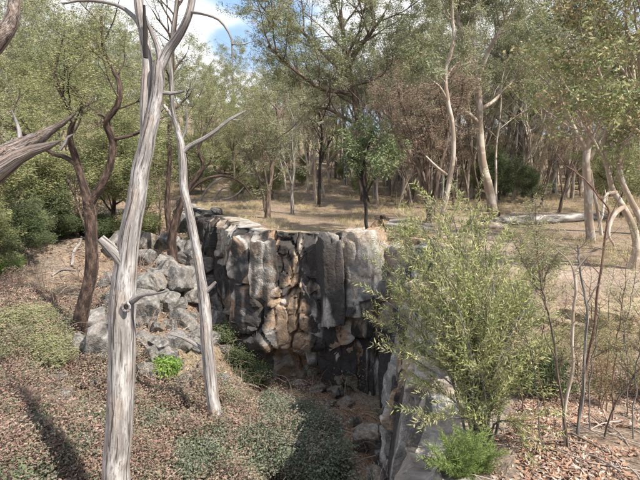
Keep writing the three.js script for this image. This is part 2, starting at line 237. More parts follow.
// ---------------------------------------------------------------- boulders of the rubble slope
const ledgeRock = [0, 1].map((i) => rockGeo(80 + i, 1, 1, 1, { detail: 10, planes: 8, bump: .09, boxy: true, color: (x, y, z) => lerp3(lerp3([.46, .34, .21], [.60, .48, .33], fbm(x * 3 + i, y * 3, z * 3, 4)), [.25, .17, .11], sst(.55, .63, fbm(x * 4, y * 4 + i, z * 4 + 5, 3)) * .8) }));
const rockProto = []; for (let i = 0; i < 14; i++) rockProto.push(rockGeo(i + 1, 1, 1, 1, { detail: 10, planes: 7 + (i % 4), bump: .045, boxy: i % 3 > 0, color: stone(i * 5.1, i % 5 === 4 ? .8 : .15) }));
{
  const r = rngOf(77), L = 'angular grey boulder in the rubble below the dead trees', G = 'boulders of the rubble slope';
  const put = (px, py, w, h, label, group, c) => { const p = hit(px, py + h * .35, 9), D = -p.z, k = D / 480 / 2 * 1.2, m = lone('boulder', rockProto[c ?? Math.floor(r() * 14)], M.rock, label, 'boulder', group); m.position.copy(p).add(V(0, h * k * (.25 + .5 * r()), 0)); m.scale.set(w * k, h * k, (w + h) * .5 * k); m.rotation.set(r() * 1.0 - .5, r() * 6.28, r() * 1.0 - .5); };
  for (const b of [[147, 283, 22, 22], [147, 310, 24, 30], [168, 300, 24, 18], [182, 318, 22, 22], [170, 324, 14, 12], [193, 292, 20, 20], [160, 345, 24, 14], [150, 354, 18, 16], [166, 354, 18, 18], [192, 257, 26, 14], [150, 243, 22, 16], [94, 322, 26, 22], [112, 302, 18, 20], [205, 264, 22, 16], [176, 340, 20, 12], [150, 372, 16, 14], [63, 396, 26, 16], [145, 258, 18, 18], [165, 262, 16, 12], [200, 330, 16, 14], [215, 300, 18, 16], [158, 326, 16, 12], [172, 270, 20, 12], [60, 378, 16, 12], [88, 345, 18, 16], [214, 322, 14, 12], [186, 345, 14, 10], [158, 280, 14, 12], [228, 318, 18, 14]]) put(...b, L, G);
  put(180, 280, 36, 28, 'large flat-sided boulder with a lit sloping top behind the slim dead tree', undefined, 3);
  put(104, 345, 26, 46, 'tall leaning grey slab between the brown tree and the thick dead trunk', undefined, 6);
  for (let i = 0; i < 95; i++) { const py = 236 + r() * 148, px = mix(126 - (py - 232) * .42, 226, r()), s = 6 + 13 * r() * r() + 2; put(px, py, s * (1 + r() * .5), s, 'small broken stone lying among the rubble boulders', 'small stones of the rubble slope'); }
  for (const b of [[300, 384, 18, 9], [318, 388, 16, 8], [286, 398, 14, 8], [272, 376, 18, 12], [335, 392, 14, 9], [345, 404, 16, 9], [262, 368, 16, 10], [352, 420, 16, 12], [366, 436, 26, 20], [388, 456, 30, 18], [376, 474, 26, 16], [330, 402, 10, 6]]) put(...b, 'fallen tan rock on the pit floor below the cliff', 'rocks fallen below the cliff', 4 + 5 * Math.floor(r() * 2));
  for (const b of [[590, 320, 44, 28], [608, 320, 42, 30], [628, 319, 44, 31], [568, 325, 40, 20], [648, 319, 46, 31], [668, 318, 40, 31]]) { const p = at(b[0], b[1], 11.1), k = 11.1 / 480 / 2 * 1.2, m = lone('ledge_rock', ledgeRock[Math.floor(r() * 2)], M.rock, 'weathered yellow-tan rock in the low bank beside the sandy track', 'rock', 'rocks of the low bank'); m.position.copy(p); m.scale.set(b[2] * k, b[3] * k, b[2] * k * 1.1); m.rotation.set(0, r() * 6, 0); }
}

// ---------------------------------------------------------------- wood: tapered limbs along curves
function limb(pts, radii, { sides = 10, seg = 0, rough = 0.06, seed = 1, vrep = .5, cap = true, kink = .55 } = {}) {
  const c = new THREE.CatmullRomCurve3(pts, false, 'centripetal'), len = c.getLength(), n = seg || Math.max(3, Math.min(90, Math.round(len / Math.max(radii[0] * 1.6, .12))));
  const P = [], N = [], T = [], I = [], q = new THREE.Vector3(), tn = new THREE.Vector3(), a = new THREE.Vector3(0, 0, 1), b = new THREE.Vector3(), w = new THREE.Vector3();
  for (let i = 0; i <= n; i++) {
    const t = i / n; c.getPoint(t, q); c.getTangent(t, tn); a.addScaledVector(tn, -a.dot(tn)); if (a.lengthSq() < 1e-6) a.set(1, .1, 0).addScaledVector(tn, -tn.x); a.normalize(); b.crossVectors(tn, a);
    const f = t * (radii.length - 1), k = Math.min(radii.length - 2, Math.floor(f)), R = mix(radii[k], radii[k + 1], f - k), kf = t * len / (R * 9 + .12), kk = kink * (Math.min(R, .05) + .012) * Math.min(1, 6 * t) * 2; q.addScaledVector(a, kk * (noise(kf, seed * 1.7, 1) - .5)).addScaledVector(b, kk * (noise(kf, seed * 1.7, 8) - .5));
    for (let s = 0; s <= sides; s++) {
      const h = (s % sides) / sides * Math.PI * 2, cs = Math.cos(h), sn = Math.sin(h);
      const rr = R * (1 + rough * (2 * noise(cs * 1.8 + seed, sn * 1.8, t * len * 1.2) - 1) + rough * .7 * (2 * noise(cs * 5 + seed, sn * 5, t * len * .5 + 9) - 1));
      w.copy(a).multiplyScalar(cs).addScaledVector(b, sn); P.push(q.x + w.x * rr, q.y + w.y * rr, q.z + w.z * rr); N.push(w.x, w.y, w.z); T.push(s / sides, t * len * vrep);
    }
  }
  const W = sides + 1;
  for (let i = 0; i < n; i++) for (let s = 0; s < sides; s++) { const o = i * W + s; I.push(o, o + 1, o + W, o + 1, o + W + 1, o + W); }
  if (cap) for (const [row, sg] of [[n, 1], [0, -1]]) { c.getPoint(row / n, q); c.getTangent(row / n, tn); const at0 = P.length / 3; P.push(q.x, q.y, q.z); N.push(tn.x * sg, tn.y * sg, tn.z * sg); T.push(.5, .5); for (let s = 0; s < sides; s++) { const o = row * W + s; sg > 0 ? I.push(o, o + 1, at0) : I.push(o + 1, o, at0); } }
  const g = new THREE.BufferGeometry(); g.setAttribute('position', new THREE.Float32BufferAttribute(P, 3)); g.setAttribute('normal', new THREE.Float32BufferAttribute(N, 3)); g.setAttribute('uv', new THREE.Float32BufferAttribute(T, 2)); g.setIndex(I); return g;
}
// pixel polyline [px, py, width px, (distance)] to a limb; origin is the thing's base
function pixPath(l, D, o) { const pts = l.map(([x, y, , d]) => at(x, y, d ?? D).sub(o)), r = l.map(([, , w, d]) => w / 480 * (d ?? D) * .5 * 1.02); return [pts, r]; }
function pixLimb(l, D, o, opt) { const [p, r] = pixPath(l, D, o); return limb(p, r, opt); }

// ---------------------------------------------------------------- leaves: small sprays of separate leaf blades
function leafSpray(seed, { n = 20, rad = .3, len = .14, wid = .028, hang = .7, up = 0, flat = false, stemmy = 0 }) {
  const r = rngOf(seed), P = [];
  for (let i = 0; i < n; i++) {
    let o; if (stemmy) { const t = i / n; o = V((r() - .5) * .04, (t - .5) * stemmy, (r() - .5) * .04); } else { const q = Math.cbrt(r()), th = r() * 6.283, cz = 2 * r() - 1, s = Math.sqrt(1 - cz * cz); o = V(q * s * Math.cos(th), q * cz * .8, q * s * Math.sin(th)).multiplyScalar(rad); }
    const az = r() * 6.283, dir = V(Math.cos(az), flat ? (r() - .5) * .5 : up ? up * (.5 + r()) : -hang * (0.3 + 1.8 * r()) + .25, Math.sin(az)).normalize();
    const L = len * (.7 + .6 * r()), Wd = wid * (.8 + .4 * r()), sd = V(r() - .5, r() - .5, r() - .5).cross(dir).normalize(), nm = sd.clone().cross(dir);
    const m = o.clone().addScaledVector(dir, L * .45).addScaledVector(nm, L * .06), tip = o.clone().addScaledVector(dir, L);
    const l = m.clone().addScaledVector(sd, Wd / 2), k = m.clone().addScaledVector(sd, -Wd / 2);
    P.push(o.x, o.y, o.z, l.x, l.y, l.z, k.x, k.y, k.z, l.x, l.y, l.z, tip.x, tip.y, tip.z, k.x, k.y, k.z);
  }
  const g = new THREE.BufferGeometry(); g.setAttribute('position', new THREE.Float32BufferAttribute(P, 3)); g.computeVertexNormals(); return g;
}
const SPRAY = {
  gum: leafSpray(1, { n: 36, rad: .34, len: .16, wid: .034 }),
  fine: leafSpray(2, { n: 42, rad: .30, len: .11, wid: .022, hang: .4 }),
  broad: leafSpray(3, { n: 16, rad: .26, len: .13, wid: .05, hang: .6 }),
  wattle: leafSpray(4, { n: 26, stemmy: .28, len: .062, wid: .0115, up: .9 }),
  bramble: leafSpray(5, { n: 26, rad: .25, len: .072, wid: .036, hang: .5 }),
  needle: leafSpray(6, { n: 46, stemmy: .24, len: .05, wid: .006, up: 1.0 }),
  grass: leafSpray(7, { n: 22, rad: .10, len: .30, wid: .010, up: 2.2 }),
};
const _m = new THREE.Matrix4(), _q = new THREE.Quaternion(), _e = new THREE.Euler(), _s = new THREE.Vector3(), _c = new THREE.Color();
// list of {p, s, (e)}; palette of linear colours
function leaves(name, kind, list, palette, seed, parent, mat = M.leaf, tilt = .35) {
  const r = rngOf(seed), im = new THREE.InstancedMesh(SPRAY[kind] || kind, mat, list.length);
  list.forEach((l, i) => {
    if (l.q) _q.copy(l.q); else _q.setFromEuler(_e.set((r() - .5) * 2 * tilt, r() * 6.283, (r() - .5) * 2 * tilt));
    im.setMatrixAt(i, _m.compose(l.p, _q, _s.setScalar(l.s ?? 1)));
    const c = palette[Math.floor(r() * palette.length)], k = .75 + .5 * r(); im.setColorAt(i, _c.setRGB(c[0] * k, c[1] * k * (.95 + .1 * r()), c[2] * k));
  });
  im.name = name; im.castShadow = im.receiveShadow = true; im.userData.kind = 'stuff'; parent.add(im); return im;
}
const PAL = {
  gum: [[.195, .215, .105], [.245, .25, .13], [.16, .185, .09], [.30, .28, .16], [.255, .27, .17]],
  olive: [[.22, .24, .095], [.185, .215, .085], [.29, .285, .125], [.16, .19, .075], [.32, .30, .155]],
  rust: [[.28, .20, .145], [.32, .235, .175], [.23, .20, .12], [.33, .22, .165], [.22, .21, .13]],
  green: [[.155, .20, .085], [.195, .235, .105], [.125, .165, .07], [.25, .27, .14]],
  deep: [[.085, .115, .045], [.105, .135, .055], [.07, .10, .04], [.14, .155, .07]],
  wattle: [[.26, .285, .105], [.33, .34, .135], [.215, .245, .085], [.40, .385, .19], [.32, .315, .16]],
  broad: [[.18, .21, .085], [.24, .26, .11], [.29, .275, .13], [.15, .18, .075], [.35, .28, .15]],
  bramble: [[.15, .18, .105], [.115, .15, .08], [.22, .235, .16], [.26, .18, .14], [.30, .22, .175], [.25, .25, .19]],
  red: [[.27, .165, .13], [.34, .225, .18], [.22, .14, .11], [.17, .175, .11], [.38, .28, .225], [.20, .20, .13]],
  lime: [[.24, .25, .12], [.29, .28, .15], [.20, .22, .10], [.31, .27, .17], [.24, .215, .14]],
  straw: [[.42, .34, .20], [.35, .28, .15], [.48, .40, .25], [.30, .27, .15]],
};

// ---------------------------------------------------------------- growth
class Plant {
  constructor(seed) { this.r = rngOf(seed); this.wood = []; this.twigs = []; this.tips = []; this.seed = seed; }
  grow(start, dir, len, r0, level, o) {
    const { r } = this, n = level === 0 ? 7 : 4, pts = [start.clone()], d = dir.clone().normalize(), p = start.clone();
    for (let i = 0; i < n; i++) { const k = o.wob[level]; d.add(V((r() - .5) * k, (r() - .5) * k * .6 + o.lift[level] / n, (r() - .5) * k)).normalize(); p.addScaledVector(d, len / n); pts.push(p.clone()); }
    const r1 = level >= o.max ? r0 * .3 : r0 * (level === 0 ? .42 : .4), sides = [10, 6, 4, 3][level];
    (level < 2 ? this.wood : this.twigs).push(limb(pts, level === 0 ? [r0 * 1.35, r0, r0 * .9, r0 * .75, r1] : [r0, (r0 + r1) / 2, r1], { sides, seg: level === 0 ? 14 : level === 1 ? 8 : 4, seed: this.seed + this.wood.length, rough: .08, cap: level < 1 }));
    const c = new THREE.CatmullRomCurve3(pts);
    if (level >= o.max) { if (r() < (o.gap ?? .3)) return; for (let i = 0; i < o.perTip; i++) this.tips.push(c.getPoint(.35 + .65 * (i + 1) / o.perTip)); return; }
    const K = o.kids[level]; const turn0 = r() * 6.28;
    for (let i = 0; i < K; i++) {
      const t = i === K - 1 ? .98 : mix(o.from[level], 1, (i + r() * .7) / K), q = c.getPoint(t), tn = c.getTangent(t), az = turn0 + i * 2.4 + r(), ang = (i === K - 1 ? .3 : o.ang[level] * (.75 + .5 * r()));
      const side = V(Math.cos(az), 0, Math.sin(az)); side.addScaledVector(tn, -side.dot(tn)).normalize(); const nd = tn.clone().multiplyScalar(Math.cos(ang)).addScaledVector(side, Math.sin(ang));
      this.grow(q, nd, len * o.ratio[level] * (.7 + .6 * r()) * (level === 0 ? 1.15 - .5 * (t - o.from[0]) : 1), Math.max(mix(r0, r1, t) * .62, .006), level + 1, o);
    }
  }
  // side branches and leaves along a limb that was drawn from the photograph
  sprout(path, rEnd, o, count, len, from = .45) {
    const c = new THREE.CatmullRomCurve3(path, false, 'centripetal'), { r } = this;
    for (let i = 0; i < count; i++) { const t = mix(from, 1, (i + .5) / count), q = c.getPoint(t), tn = c.getTangent(t), az = r() * 6.28, side = V(Math.cos(az), r() * .6, Math.sin(az)); side.addScaledVector(tn, -side.dot(tn)).normalize(); const a = .5 + .5 * r(); this.grow(q, tn.clone().multiplyScalar(Math.cos(a)).addScaledVector(side, Math.sin(a)), len * (.6 + .7 * r()), rEnd * (.7 + .5 * r()), o.startLevel ?? 1, o); }
  }
  spots(spread, sc) { const { r } = this; return this.tips.map((p) => ({ p: p.clone().add(V((r() - .5) * spread, (r() - .5) * spread, (r() - .5) * spread)), s: sc * (.7 + .6 * r()) })); }
  build(root, bark, kind, pal, spread = .3, sc = 1) {
    part('trunk', mergeGeometries(this.wood), bark, root); if (this.twigs.length) part('twigs', mergeGeometries(this.twigs), bark, root).userData.kind = 'stuff';
    if (kind && this.tips.length) leaves('crown', kind, this.spots(spread, sc), pal, this.seed + 5, root);
    return root;
  }
}
const GUM = { max: 3, kids: [7, 4, 4], from: [.45, .35, .3], ang: [.75, .7, .8], ratio: [.48, .52, .5], wob: [.22, .45, .6, .6], lift: [.1, .5, .25, -.1], perTip: 5 };
const OPEN = { ...GUM, kids: [6, 4, 4], perTip: 4, ang: [.9, .75, .8] };
const BUSHY = { max: 3, kids: [9, 5, 4], from: [.15, .25, .3], ang: [.8, .7, .8], ratio: [.5, .5, .5], wob: [.3, .45, .6, .6], lift: [.1, .35, .2, 0], perTip: 5 };
const BARE = { max: 3, kids: [8, 4, 4], from: [.35, .35, .3], ang: [.7, .7, .7], ratio: [.4, .5, .5], wob: [.3, .5, .6, .6], lift: [.2, .4, .3, .1], perTip: 1 };

// ---------------------------------------------------------------- named trees of the photograph
// thick dead tree in front
{
  const D = 10, base = onGround(at(118, 500, D).x, D), t = thing('dead_tree', 'thick silver-grey dead tree with a broken side stub and forked bare top', 'tree', base);
  const L = (l, o) => pixLimb(l, D, base, { sides: 22, rough: .05, ...o });
  const foot = at(114, 560, D); const baseRow = [114, 240 + 480 * 0, 0];
  const p0 = [[116, 470, 29], [119, 440, 28], [121, 400, 27], [123, 350, 27], [124, 305, 27], [127, 268, 22], [132, 215, 18.5], [139, 178, 17], [147, 148, 15], [152, 115, 13], [157, 88, 11.5], [161, 62, 10]];
  const [pp, rr] = pixPath(p0, D, base); pp.unshift(V(-.03, -.3, 0), V(0, .5, 0)); rr.unshift(.46, .36);
  part('trunk', limb(pp, rr, { sides: 28, seg: 130, rough: .055, seed: 3 }), M.dead, t);
  part('limb', L([[146, 155, 12, 10.05], [146, 125, 10, 10.05], [147, 95, 10, 10.1], [148, 60, 9.5, 10.15], [144, 35, 9, 10.2], [139, 8, 9, 10.2], [135, -30, 8, 10.3]], { seed: 5 }), M.dead, t);
  part('limb', L([[160, 68, 10], [170, 50, 9], [180, 34, 8, 9.9], [188, 17, 7, 9.8], [192, 0, 6.5, 9.8], [196, -30, 6, 9.7]], { seed: 7 }), M.dead, t);
  part('limb', L([[161, 64, 8], [156, 45, 5], [150, 30, 4], [146, 16, 3]], { seed: 8, sides: 8 }), M.dead, t);
  part('limb', L([[143, 32, 6, 10.2], [132, 15, 4, 10.3], [118, 5, 3.4, 10.4], [98, 1, 3, 10.5], [80, 1, 2.4, 10.6], [62, 4, 2, 10.6]], { seed: 9, sides: 8 }), M.dead, t);
  part('limb', L([[190, 12, 3, 9.8], [205, 14, 2.8, 9.7], [220, 21, 2.4, 9.6], [231, 38, 2, 9.5], [233, 52, 1.6, 9.45], [232, 66, .8, 9.4]], { seed: 10, sides: 8 }), M.grey, t);
  part('limb', L([[155, 93, 5], [168, 93, 3.6], [184, 91, 2.6]], { seed: 11, sides: 8 }), M.dead, t);
  part('twig', L([[232, 44, 1.4, 9.47], [243, 44, 1, 9.5], [256, 40, .6, 9.5]], { seed: 17, sides: 6 }), M.grey, t);
  part('spike', L([[146, 58, 4, 9.85], [146, 30, 4, 9.9], [144, 5, 2, 9.95]], { seed: 12, sides: 8, rough: .2 }), M.black, t);
  part('stub', L([[128, 276, 15, 10], [120, 262, 13, 9.9], [110, 250, 11, 9.85], [99, 239, 9, 9.8]], { seed: 13, rough: .12 }), M.dead, t);
  part('stub', L([[121, 258, 8, 9.95], [117, 248, 6, 10], [112, 243, 3, 10]], { seed: 14, rough: .1, sides: 10 }), M.dead, t);
  part('twig', L([[132, 301, 7, 9.85], [142, 296, 4, 9.7], [154, 294, 2.6, 9.6], [167, 291, 1.4, 9.5]], { seed: 15, sides: 7 }), M.dead, t);
  const kn = part('knot', new THREE.TorusGeometry(.075, .03, 8, 18), M.dead, t); kn.position.copy(at(126, 307, D - .305).sub(base)); kn.scale.set(1, 1.2, .7);
  const kh = part('knot_hole', new THREE.SphereGeometry(.068, 14, 10), M.black, kn); kh.position.set(0, 0, -.005); kh.scale.set(1, 1, .4);
}
// slim dead tree
{
  const D = 15.2, base = hit(218, 440, 9), d = -base.z, t = thing('dead_tree', 'slim bleached dead tree leaning across the rubble with one long side branch', 'tree', base);
  const L = (l, o) => pixLimb(l, d, base, { sides: 14, rough: .07, ...o });
  part('trunk', L([[220, 450, 17], [217, 425, 15], [212, 395, 13], [207, 345, 13], [205, 310, 12], [200, 278, 10], [195, 245, 9], [189, 212, 8], [184, 190, 8], [183, 160, 7.5], [180, 138, 6.5], [173, 118, 5], [164, 105, 3]], { seed: 21, seg: 90 }), M.dead, t);
  part('limb', L([[183, 152, 5], [190, 146, 4.4], [203, 139, 4], [218, 129, 3.4], [232, 119, 3], [246, 111, 2]], { seed: 22, sides: 8 }), M.dead, t);
  part('limb', L([[201, 294, 6], [208, 290, 5], [216, 282, 3]], { seed: 23, sides: 8 }), M.dead, t);
  part('limb', L([[206, 352, 6], [198, 346, 4], [188, 340, 4], [180, 336, 3], [170, 334, 2]], { seed: 24, sides: 8 }), M.dead, t);
  part('limb', L([[180, 138, 4.4], [174, 112, 4.2], [171, 84, 4], [170, 52, 3.6], [174, 18, 3], [178, -20, 2.4]], { seed: 27, sides: 8 }), M.grey, t);
  part('twig', L([[182, 140, 2.4], [186, 125, 2], [187, 106, 1.2]], { seed: 25, sides: 6 }), M.dead, t);
  part('twig', L([[232, 119, 1.6], [240, 120, 1.2], [250, 112, .8]], { seed: 26, sides: 6 }), M.dead, t);
}
// weathered snag that leans in
{
  const p = onGround(-6.6, 6.2), t = thing('fallen_tree', 'splintered pinkish-brown dead trunk jutting in with a pale snapped tip', 'fallen tree', p), D = 5;
  const L = (l, o) => pixLimb(l, D, p, { sides: 16, rough: .14, kink: .15, ...o });
  const [a, ra] = pixPath([[-70, 210, 44, 5.2], [-20, 174, 36, 5.05], [2, 160, 26], [20, 149, 18], [38, 138, 12], [56, 127, 6], [68, 119, 4], [76, 113, 1.2]], D, p);
  a.unshift(V(0, -.3, 0), V(.9, 1.2, .4)); ra.unshift(.34, .32);
  part('trunk', limb(a, ra, { sides: 20, rough: .16, seed: 31, seg: 80, kink: .12 }), M.snag, t);
  part('splinter', L([[-14, 180, 22, 4.92], [8, 165, 17, 4.88], [26, 154, 12, 4.86], [44, 148, 9, 4.86], [60, 141, 2, 4.86]], { seed: 32 }), M.snag, t);
  part('splinter', L([[-5, 156, 16, 5.1], [15, 144, 10, 5.1], [24, 138, 6, 5.12]], { seed: 33 }), M.snag, t);
  part('splinter', L([[20, 143, 5, 5.12], [19, 130, 4, 5.15], [15, 118, 2.4, 5.2], [11, 110, 1.4, 5.2]], { seed: 34, sides: 8 }), M.dead, t);
  part('twig', L([[60, 150, 2.5, 4.9], [65, 143, 3, 4.9], [68, 137, 2.5, 4.9], [74, 134, 1, 4.9]], { seed: 35, sides: 8 }), M.dead, t);
}
{
  const p = onGround(-7.4, 7.6), t = thing('dead_tree', 'dead limb with smooth grey-pink wood reaching past the sky corner', 'tree', p), D = 7.4;
  const [a, ra] = pixPath([[-30, 72, 20], [-12, 52, 18], [4, 34, 15], [12, 18, 12], [15, 0, 10], [14, -30, 8]], D, p); a.unshift(V(0, -.3, 0), V(-.1, 2.5, .2)); ra.unshift(.26, .22);
  part('trunk', limb(a, ra, { sides: 14, seg: 60, seed: 36, kink: .15 }), M.snag, t);
  part('spike', pixLimb([[4, 32, 5], [7, 22, 3], [9, 14, 1]], D, p, { sides: 8 }), M.dark, t);
}
// brown-barked live tree
{
  const b = hit(79, 337, 9), d = -b.z, t = thing('brown_tree', 'dark red-brown forked tree with crooked limbs growing on the litter slope', 'tree', b), P = new Plant(41);
  const add = (l, k, n, len, from) => { const [p, r] = pixPath(l.map(([x, y, w, q]) => [x, y, w * (y > 205 ? .76 : .68), q]), d, b); P.wood.push(limb(p, r, { sides: 12, seed: 41 + k, rough: .1, vrep: .8 })); if (n) P.sprout(p, r.at(-1) * .8, { ...OPEN, perTip: 3, kids: [0, 3, 3] }, n, len, from); };
  add([[76, 345, 24], [80, 322, 20], [85, 298, 17], [91, 274, 17], [91, 245, 15], [90, 213, 15], [88, 200, 16]], 1);
  add([[89, 206, 13], [82, 180, 11], [76, 158, 10], [70, 140, 9, d - .4], [72, 120, 6, d - .6], [62, 95, 5, d - .8], [52, 70, 4, d - .8]], 2, 7, 1.8, .5);
  add([[78, 165, 7], [66, 158, 7], [52, 154, 6, d + .4], [35, 142, 6, d + .6], [15, 130, 5, d + .7], [-5, 122, 4, d + .7]], 3, 5, 1.8, .5);
  add([[90, 203, 14], [97, 192, 12], [106, 176, 11], [112, 158, 10], [113, 140, 10], [106, 122, 9, d - .3], [117, 106, 8, d - .4], [119, 84, 7, d - .3], [112, 66, 5, d], [104, 50, 4], [101, 16, 3]], 4, 8, 1.8, .55);
  add([[113, 139, 6], [122, 137, 5], [134, 134, 4.5, d + .3], [144, 129, 4, d + .5], [156, 118, 3, d + .6]], 5, 5, 1.6, .4);
  add([[105, 118, 5], [92, 108, 4, d + .3], [80, 95, 3, d + .5], [72, 84, 2.5, d + .5]], 6, 5, 1.5, .4);
  P.build(t, M.dark, 'fine', PAL.olive, .5, 1.0);
}
// helper for trees drawn from pixel limbs
function drawn(name, label, cat, basePx, D, limbs, bark, o) {
  const b = at(basePx[0], basePx[1], D); b.y = gy(b.x, D) - .05; const t = thing(name, label, cat, b), P = new Plant(o.seed);
  limbs.forEach(([l, n, len, from], k) => { const [p, r] = pixPath(l, D, b); if (k === 0) { p.unshift(V(0, -.15, 0)); r.unshift(r[0] * 1.25); } P.wood.push(limb(p, r, { sides: o.sides ?? 9, seed: o.seed + k, rough: .08, vrep: .6 })); if (n) P.sprout(p, Math.max(r.at(-1) * .8, .006), { ...OPEN, ...(o.grow || {}) }, n, len, from ?? .45); });
  P.build(t, bark, o.leaf, o.pal, o.spread ?? .4, o.sc ?? 1); return t;
}
const K3 = { kids: [0, 4, 4], perTip: 4 };
drawn('gum_tree', 'tall spreading gum tree with wide thin crown rising behind the clearing', 'tree', [366, 196], 35, [
  [[[363, 192, 8], [362, 165, 8], [360, 140, 8], [357, 112, 7], [352, 84, 6], [346, 66, 5], [344, 40, 4], [340, 10, 3]], 10, 3.4, .5],
  [[[354, 95, 5], [340, 92, 4], [325, 90, 3.6, 34], [305, 78, 3.4, 33], [285, 62, 3, 32.5], [268, 46, 2.4, 32]], 9, 3.0, .35],
  [[[350, 78, 4], [330, 60, 3.4, 35.5], [312, 42, 3, 36], [296, 28, 2.4, 36], [275, 28, 2, 36]], 8, 3, .35],
  [[[347, 66, 4], [358, 50, 3.4, 34.5], [372, 32, 3, 34], [384, 14, 2.4, 33.5]], 7, 3, .35],
  [[[352, 84, 4.4], [372, 80, 3.4, 35.5], [392, 68, 3, 36], [410, 52, 2.4, 36.5]], 7, 3, .35],
  [[[361, 130, 4], [345, 118, 3, 34.6], [325, 108, 2.6, 34], [300, 104, 2, 33.5]], 6, 2.6, .3],
], M.brown, { seed: 61, leaf: 'gum', pal: PAL.gum, grow: K3, sides: 9 });
drawn('white_gum', 'stout pale-trunked gum tree rising behind the long fallen log', 'tree', [493, 214], 31, [
  [[[493, 214, 10], [489, 190, 9], [483, 165, 8], [480, 130, 7], [479, 95, 6.4], [476, 66, 5.6], [474, 35, 4.4], [470, 0, 3.4], [468, -30, 2.6]], 6, 2.5, .75],
  [[[477, 74, 5], [466, 45, 4.2], [458, 20, 3.4], [452, -5, 2.4]], 7, 2.4, .4], [[[478, 78, 5], [488, 52, 4, 30.5], [500, 30, 3, 30], [510, 5, 2, 30]], 8, 2.4, .4], [[[480, 110, 4], [495, 100, 3, 31.5], [512, 82, 2.4, 32], [525, 70, 2, 32]], 6, 2.2, .4],
  [[[480, 125, 4], [466, 112, 3, 30.6], [450, 104, 2.4, 30]], 5, 2.2, .3],
], M.gum, { seed: 62, leaf: 'gum', pal: PAL.gum, grow: K3, sides: 12 });
drawn('white_gum', 'grey leaning gum tree with crooked side limb in the wood beyond the log', 'tree', [519, 190], 38, [
  [[[519, 192, 9], [521, 160, 8], [523, 120, 7], [520, 90, 6], [512, 65, 5], [505, 40, 4]], 6, 2.6, .6], [[[522, 135, 5], [540, 128, 4.4, 37.5], [556, 118, 4, 37], [572, 112, 3, 36.6]], 5, 2, .4], [[[518, 85, 4], [532, 60, 3.4], [548, 40, 3], [560, 20, 2]], 7, 2.6, .3],
], M.grey, { seed: 63, leaf: 'gum', pal: PAL.gum, grow: K3 });
drawn('slender_gum', 'very slender white-stemmed gum standing at the edge of the clearing', 'tree', [443, 224], 21.5, [
  [[[441, 224, 5], [447, 195, 5], [452, 165, 4.6], [453, 130, 4.4], [447, 100, 4], [446, 70, 3.6], [453, 40, 3.2], [452, 5, 2.6], [455, -30, 2]], 6, 1.4, .6], [[[447, 175, 2.6], [437, 167, 2.2], [426, 156, 1.6]]], [[[447, 100, 2.4], [436, 84, 2, 21.2], [424, 76, 1.5, 21]], 4, 1, .4],
], M.gum, { seed: 64, leaf: 'gum', pal: PAL.gum, grow: { ...K3, kids: [0, 3, 2] } });
drawn('rusty_tree', 'many-stemmed brown tree with rust-coloured leaves behind the white logs', 'tree', [430, 214], 27, [
  [[[431, 214, 8], [424, 185, 7], [416, 158, 6], [410, 130, 4], [400, 100, 3]], 9, 2.0, .35], [[[433, 214, 7], [436, 180, 6], [444, 150, 5], [450, 125, 4], [462, 100, 2.4]], 9, 2.0, .35], [[[430, 210, 5], [428, 175, 4.4, 26.6], [432, 140, 4, 26.4], [428, 105, 3, 26.2]], 8, 2, .4], [[[432, 205, 5], [420, 170, 4, 27.5], [398, 140, 3, 28], [388, 115, 2, 28]], 8, 1.8, .35],
], M.brown, { seed: 65, leaf: 'fine', pal: PAL.rust, grow: { ...K3, perTip: 2 } });
drawn('sapling', 'slim black-stemmed sapling with fresh green crown on the cliff edge', 'tree', [367, 238], 22.4, [
  [[[367, 238, 3.4], [366, 215, 3.2], [365, 195, 3], [362, 175, 2.4], [366, 155, 2], [370, 140, 1.4]], 7, 1.1, .5], [[[366, 196, 2.2], [371, 185, 1.8, 22.2], [378, 172, 1.4, 22], [386, 160, 1, 22]], 6, 1, .4], [[[363, 180, 1.8], [356, 168, 1.4, 22.5], [352, 156, 1, 22.6]], 5, .9, .3],
], M.black, { seed: 66, leaf: 'broad', pal: PAL.green, grow: { max: 3, kids: [0, 4, 3], perTip: 3 }, spread: .25, sc: .95 });
drawn('small_gum', 'several-stemmed small gum tree on the bare clearing above the red rock', 'tree', [268, 214], 27.5, [
  [[[268, 214, 6], [269, 195, 5], [271, 175, 4], [274, 150, 3.4], [278, 125, 2.6], [276, 104, 2]], 8, 1.7, .4], [[[266, 212, 4], [262, 190, 3], [256, 172, 2.6], [246, 152, 2], [236, 140, 1.4]], 6, 1.5, .4], [[[269, 200, 3], [265, 170, 2.4, 27.2], [262, 145, 2, 27], [255, 125, 1.5, 27]], 7, 1.5, .35],
], M.brown, { seed: 67, leaf: 'fine', pal: PAL.gum, grow: { kids: [0, 4, 3], perTip: 2 } });
drawn('small_gum', 'thin grey-stemmed small gum beside the several-stemmed one on the clearing', 'tree', [292, 208], 30, [
  [[[292, 209, 3.6], [292, 190, 3], [294, 165, 2.6], [292, 140, 2], [295, 118, 1.6]], 8, 1.5, .4], [[[292, 185, 2.4], [286, 165, 2], [280, 148, 1.5]], 5, 1.2, .4],
], M.grey, { seed: 68, leaf: 'fine', pal: PAL.gum, grow: { kids: [0, 3, 3], perTip: 2 } });
drawn('small_gum', 'thin black-stemmed small tree standing alone in the dry grass', 'tree', [319, 205], 34, [
  [[[319, 206, 3.6], [320, 185, 3.2], [320, 160, 2.6], [322, 135, 2], [319, 112, 1.5]], 9, 1.6, .5], [[[320, 160, 2], [328, 145, 1.6], [336, 132, 1.2]], 5, 1.2, .3],
], M.black, { seed: 69, leaf: 'fine', pal: PAL.olive, grow: { kids: [0, 3, 3], perTip: 2 } });
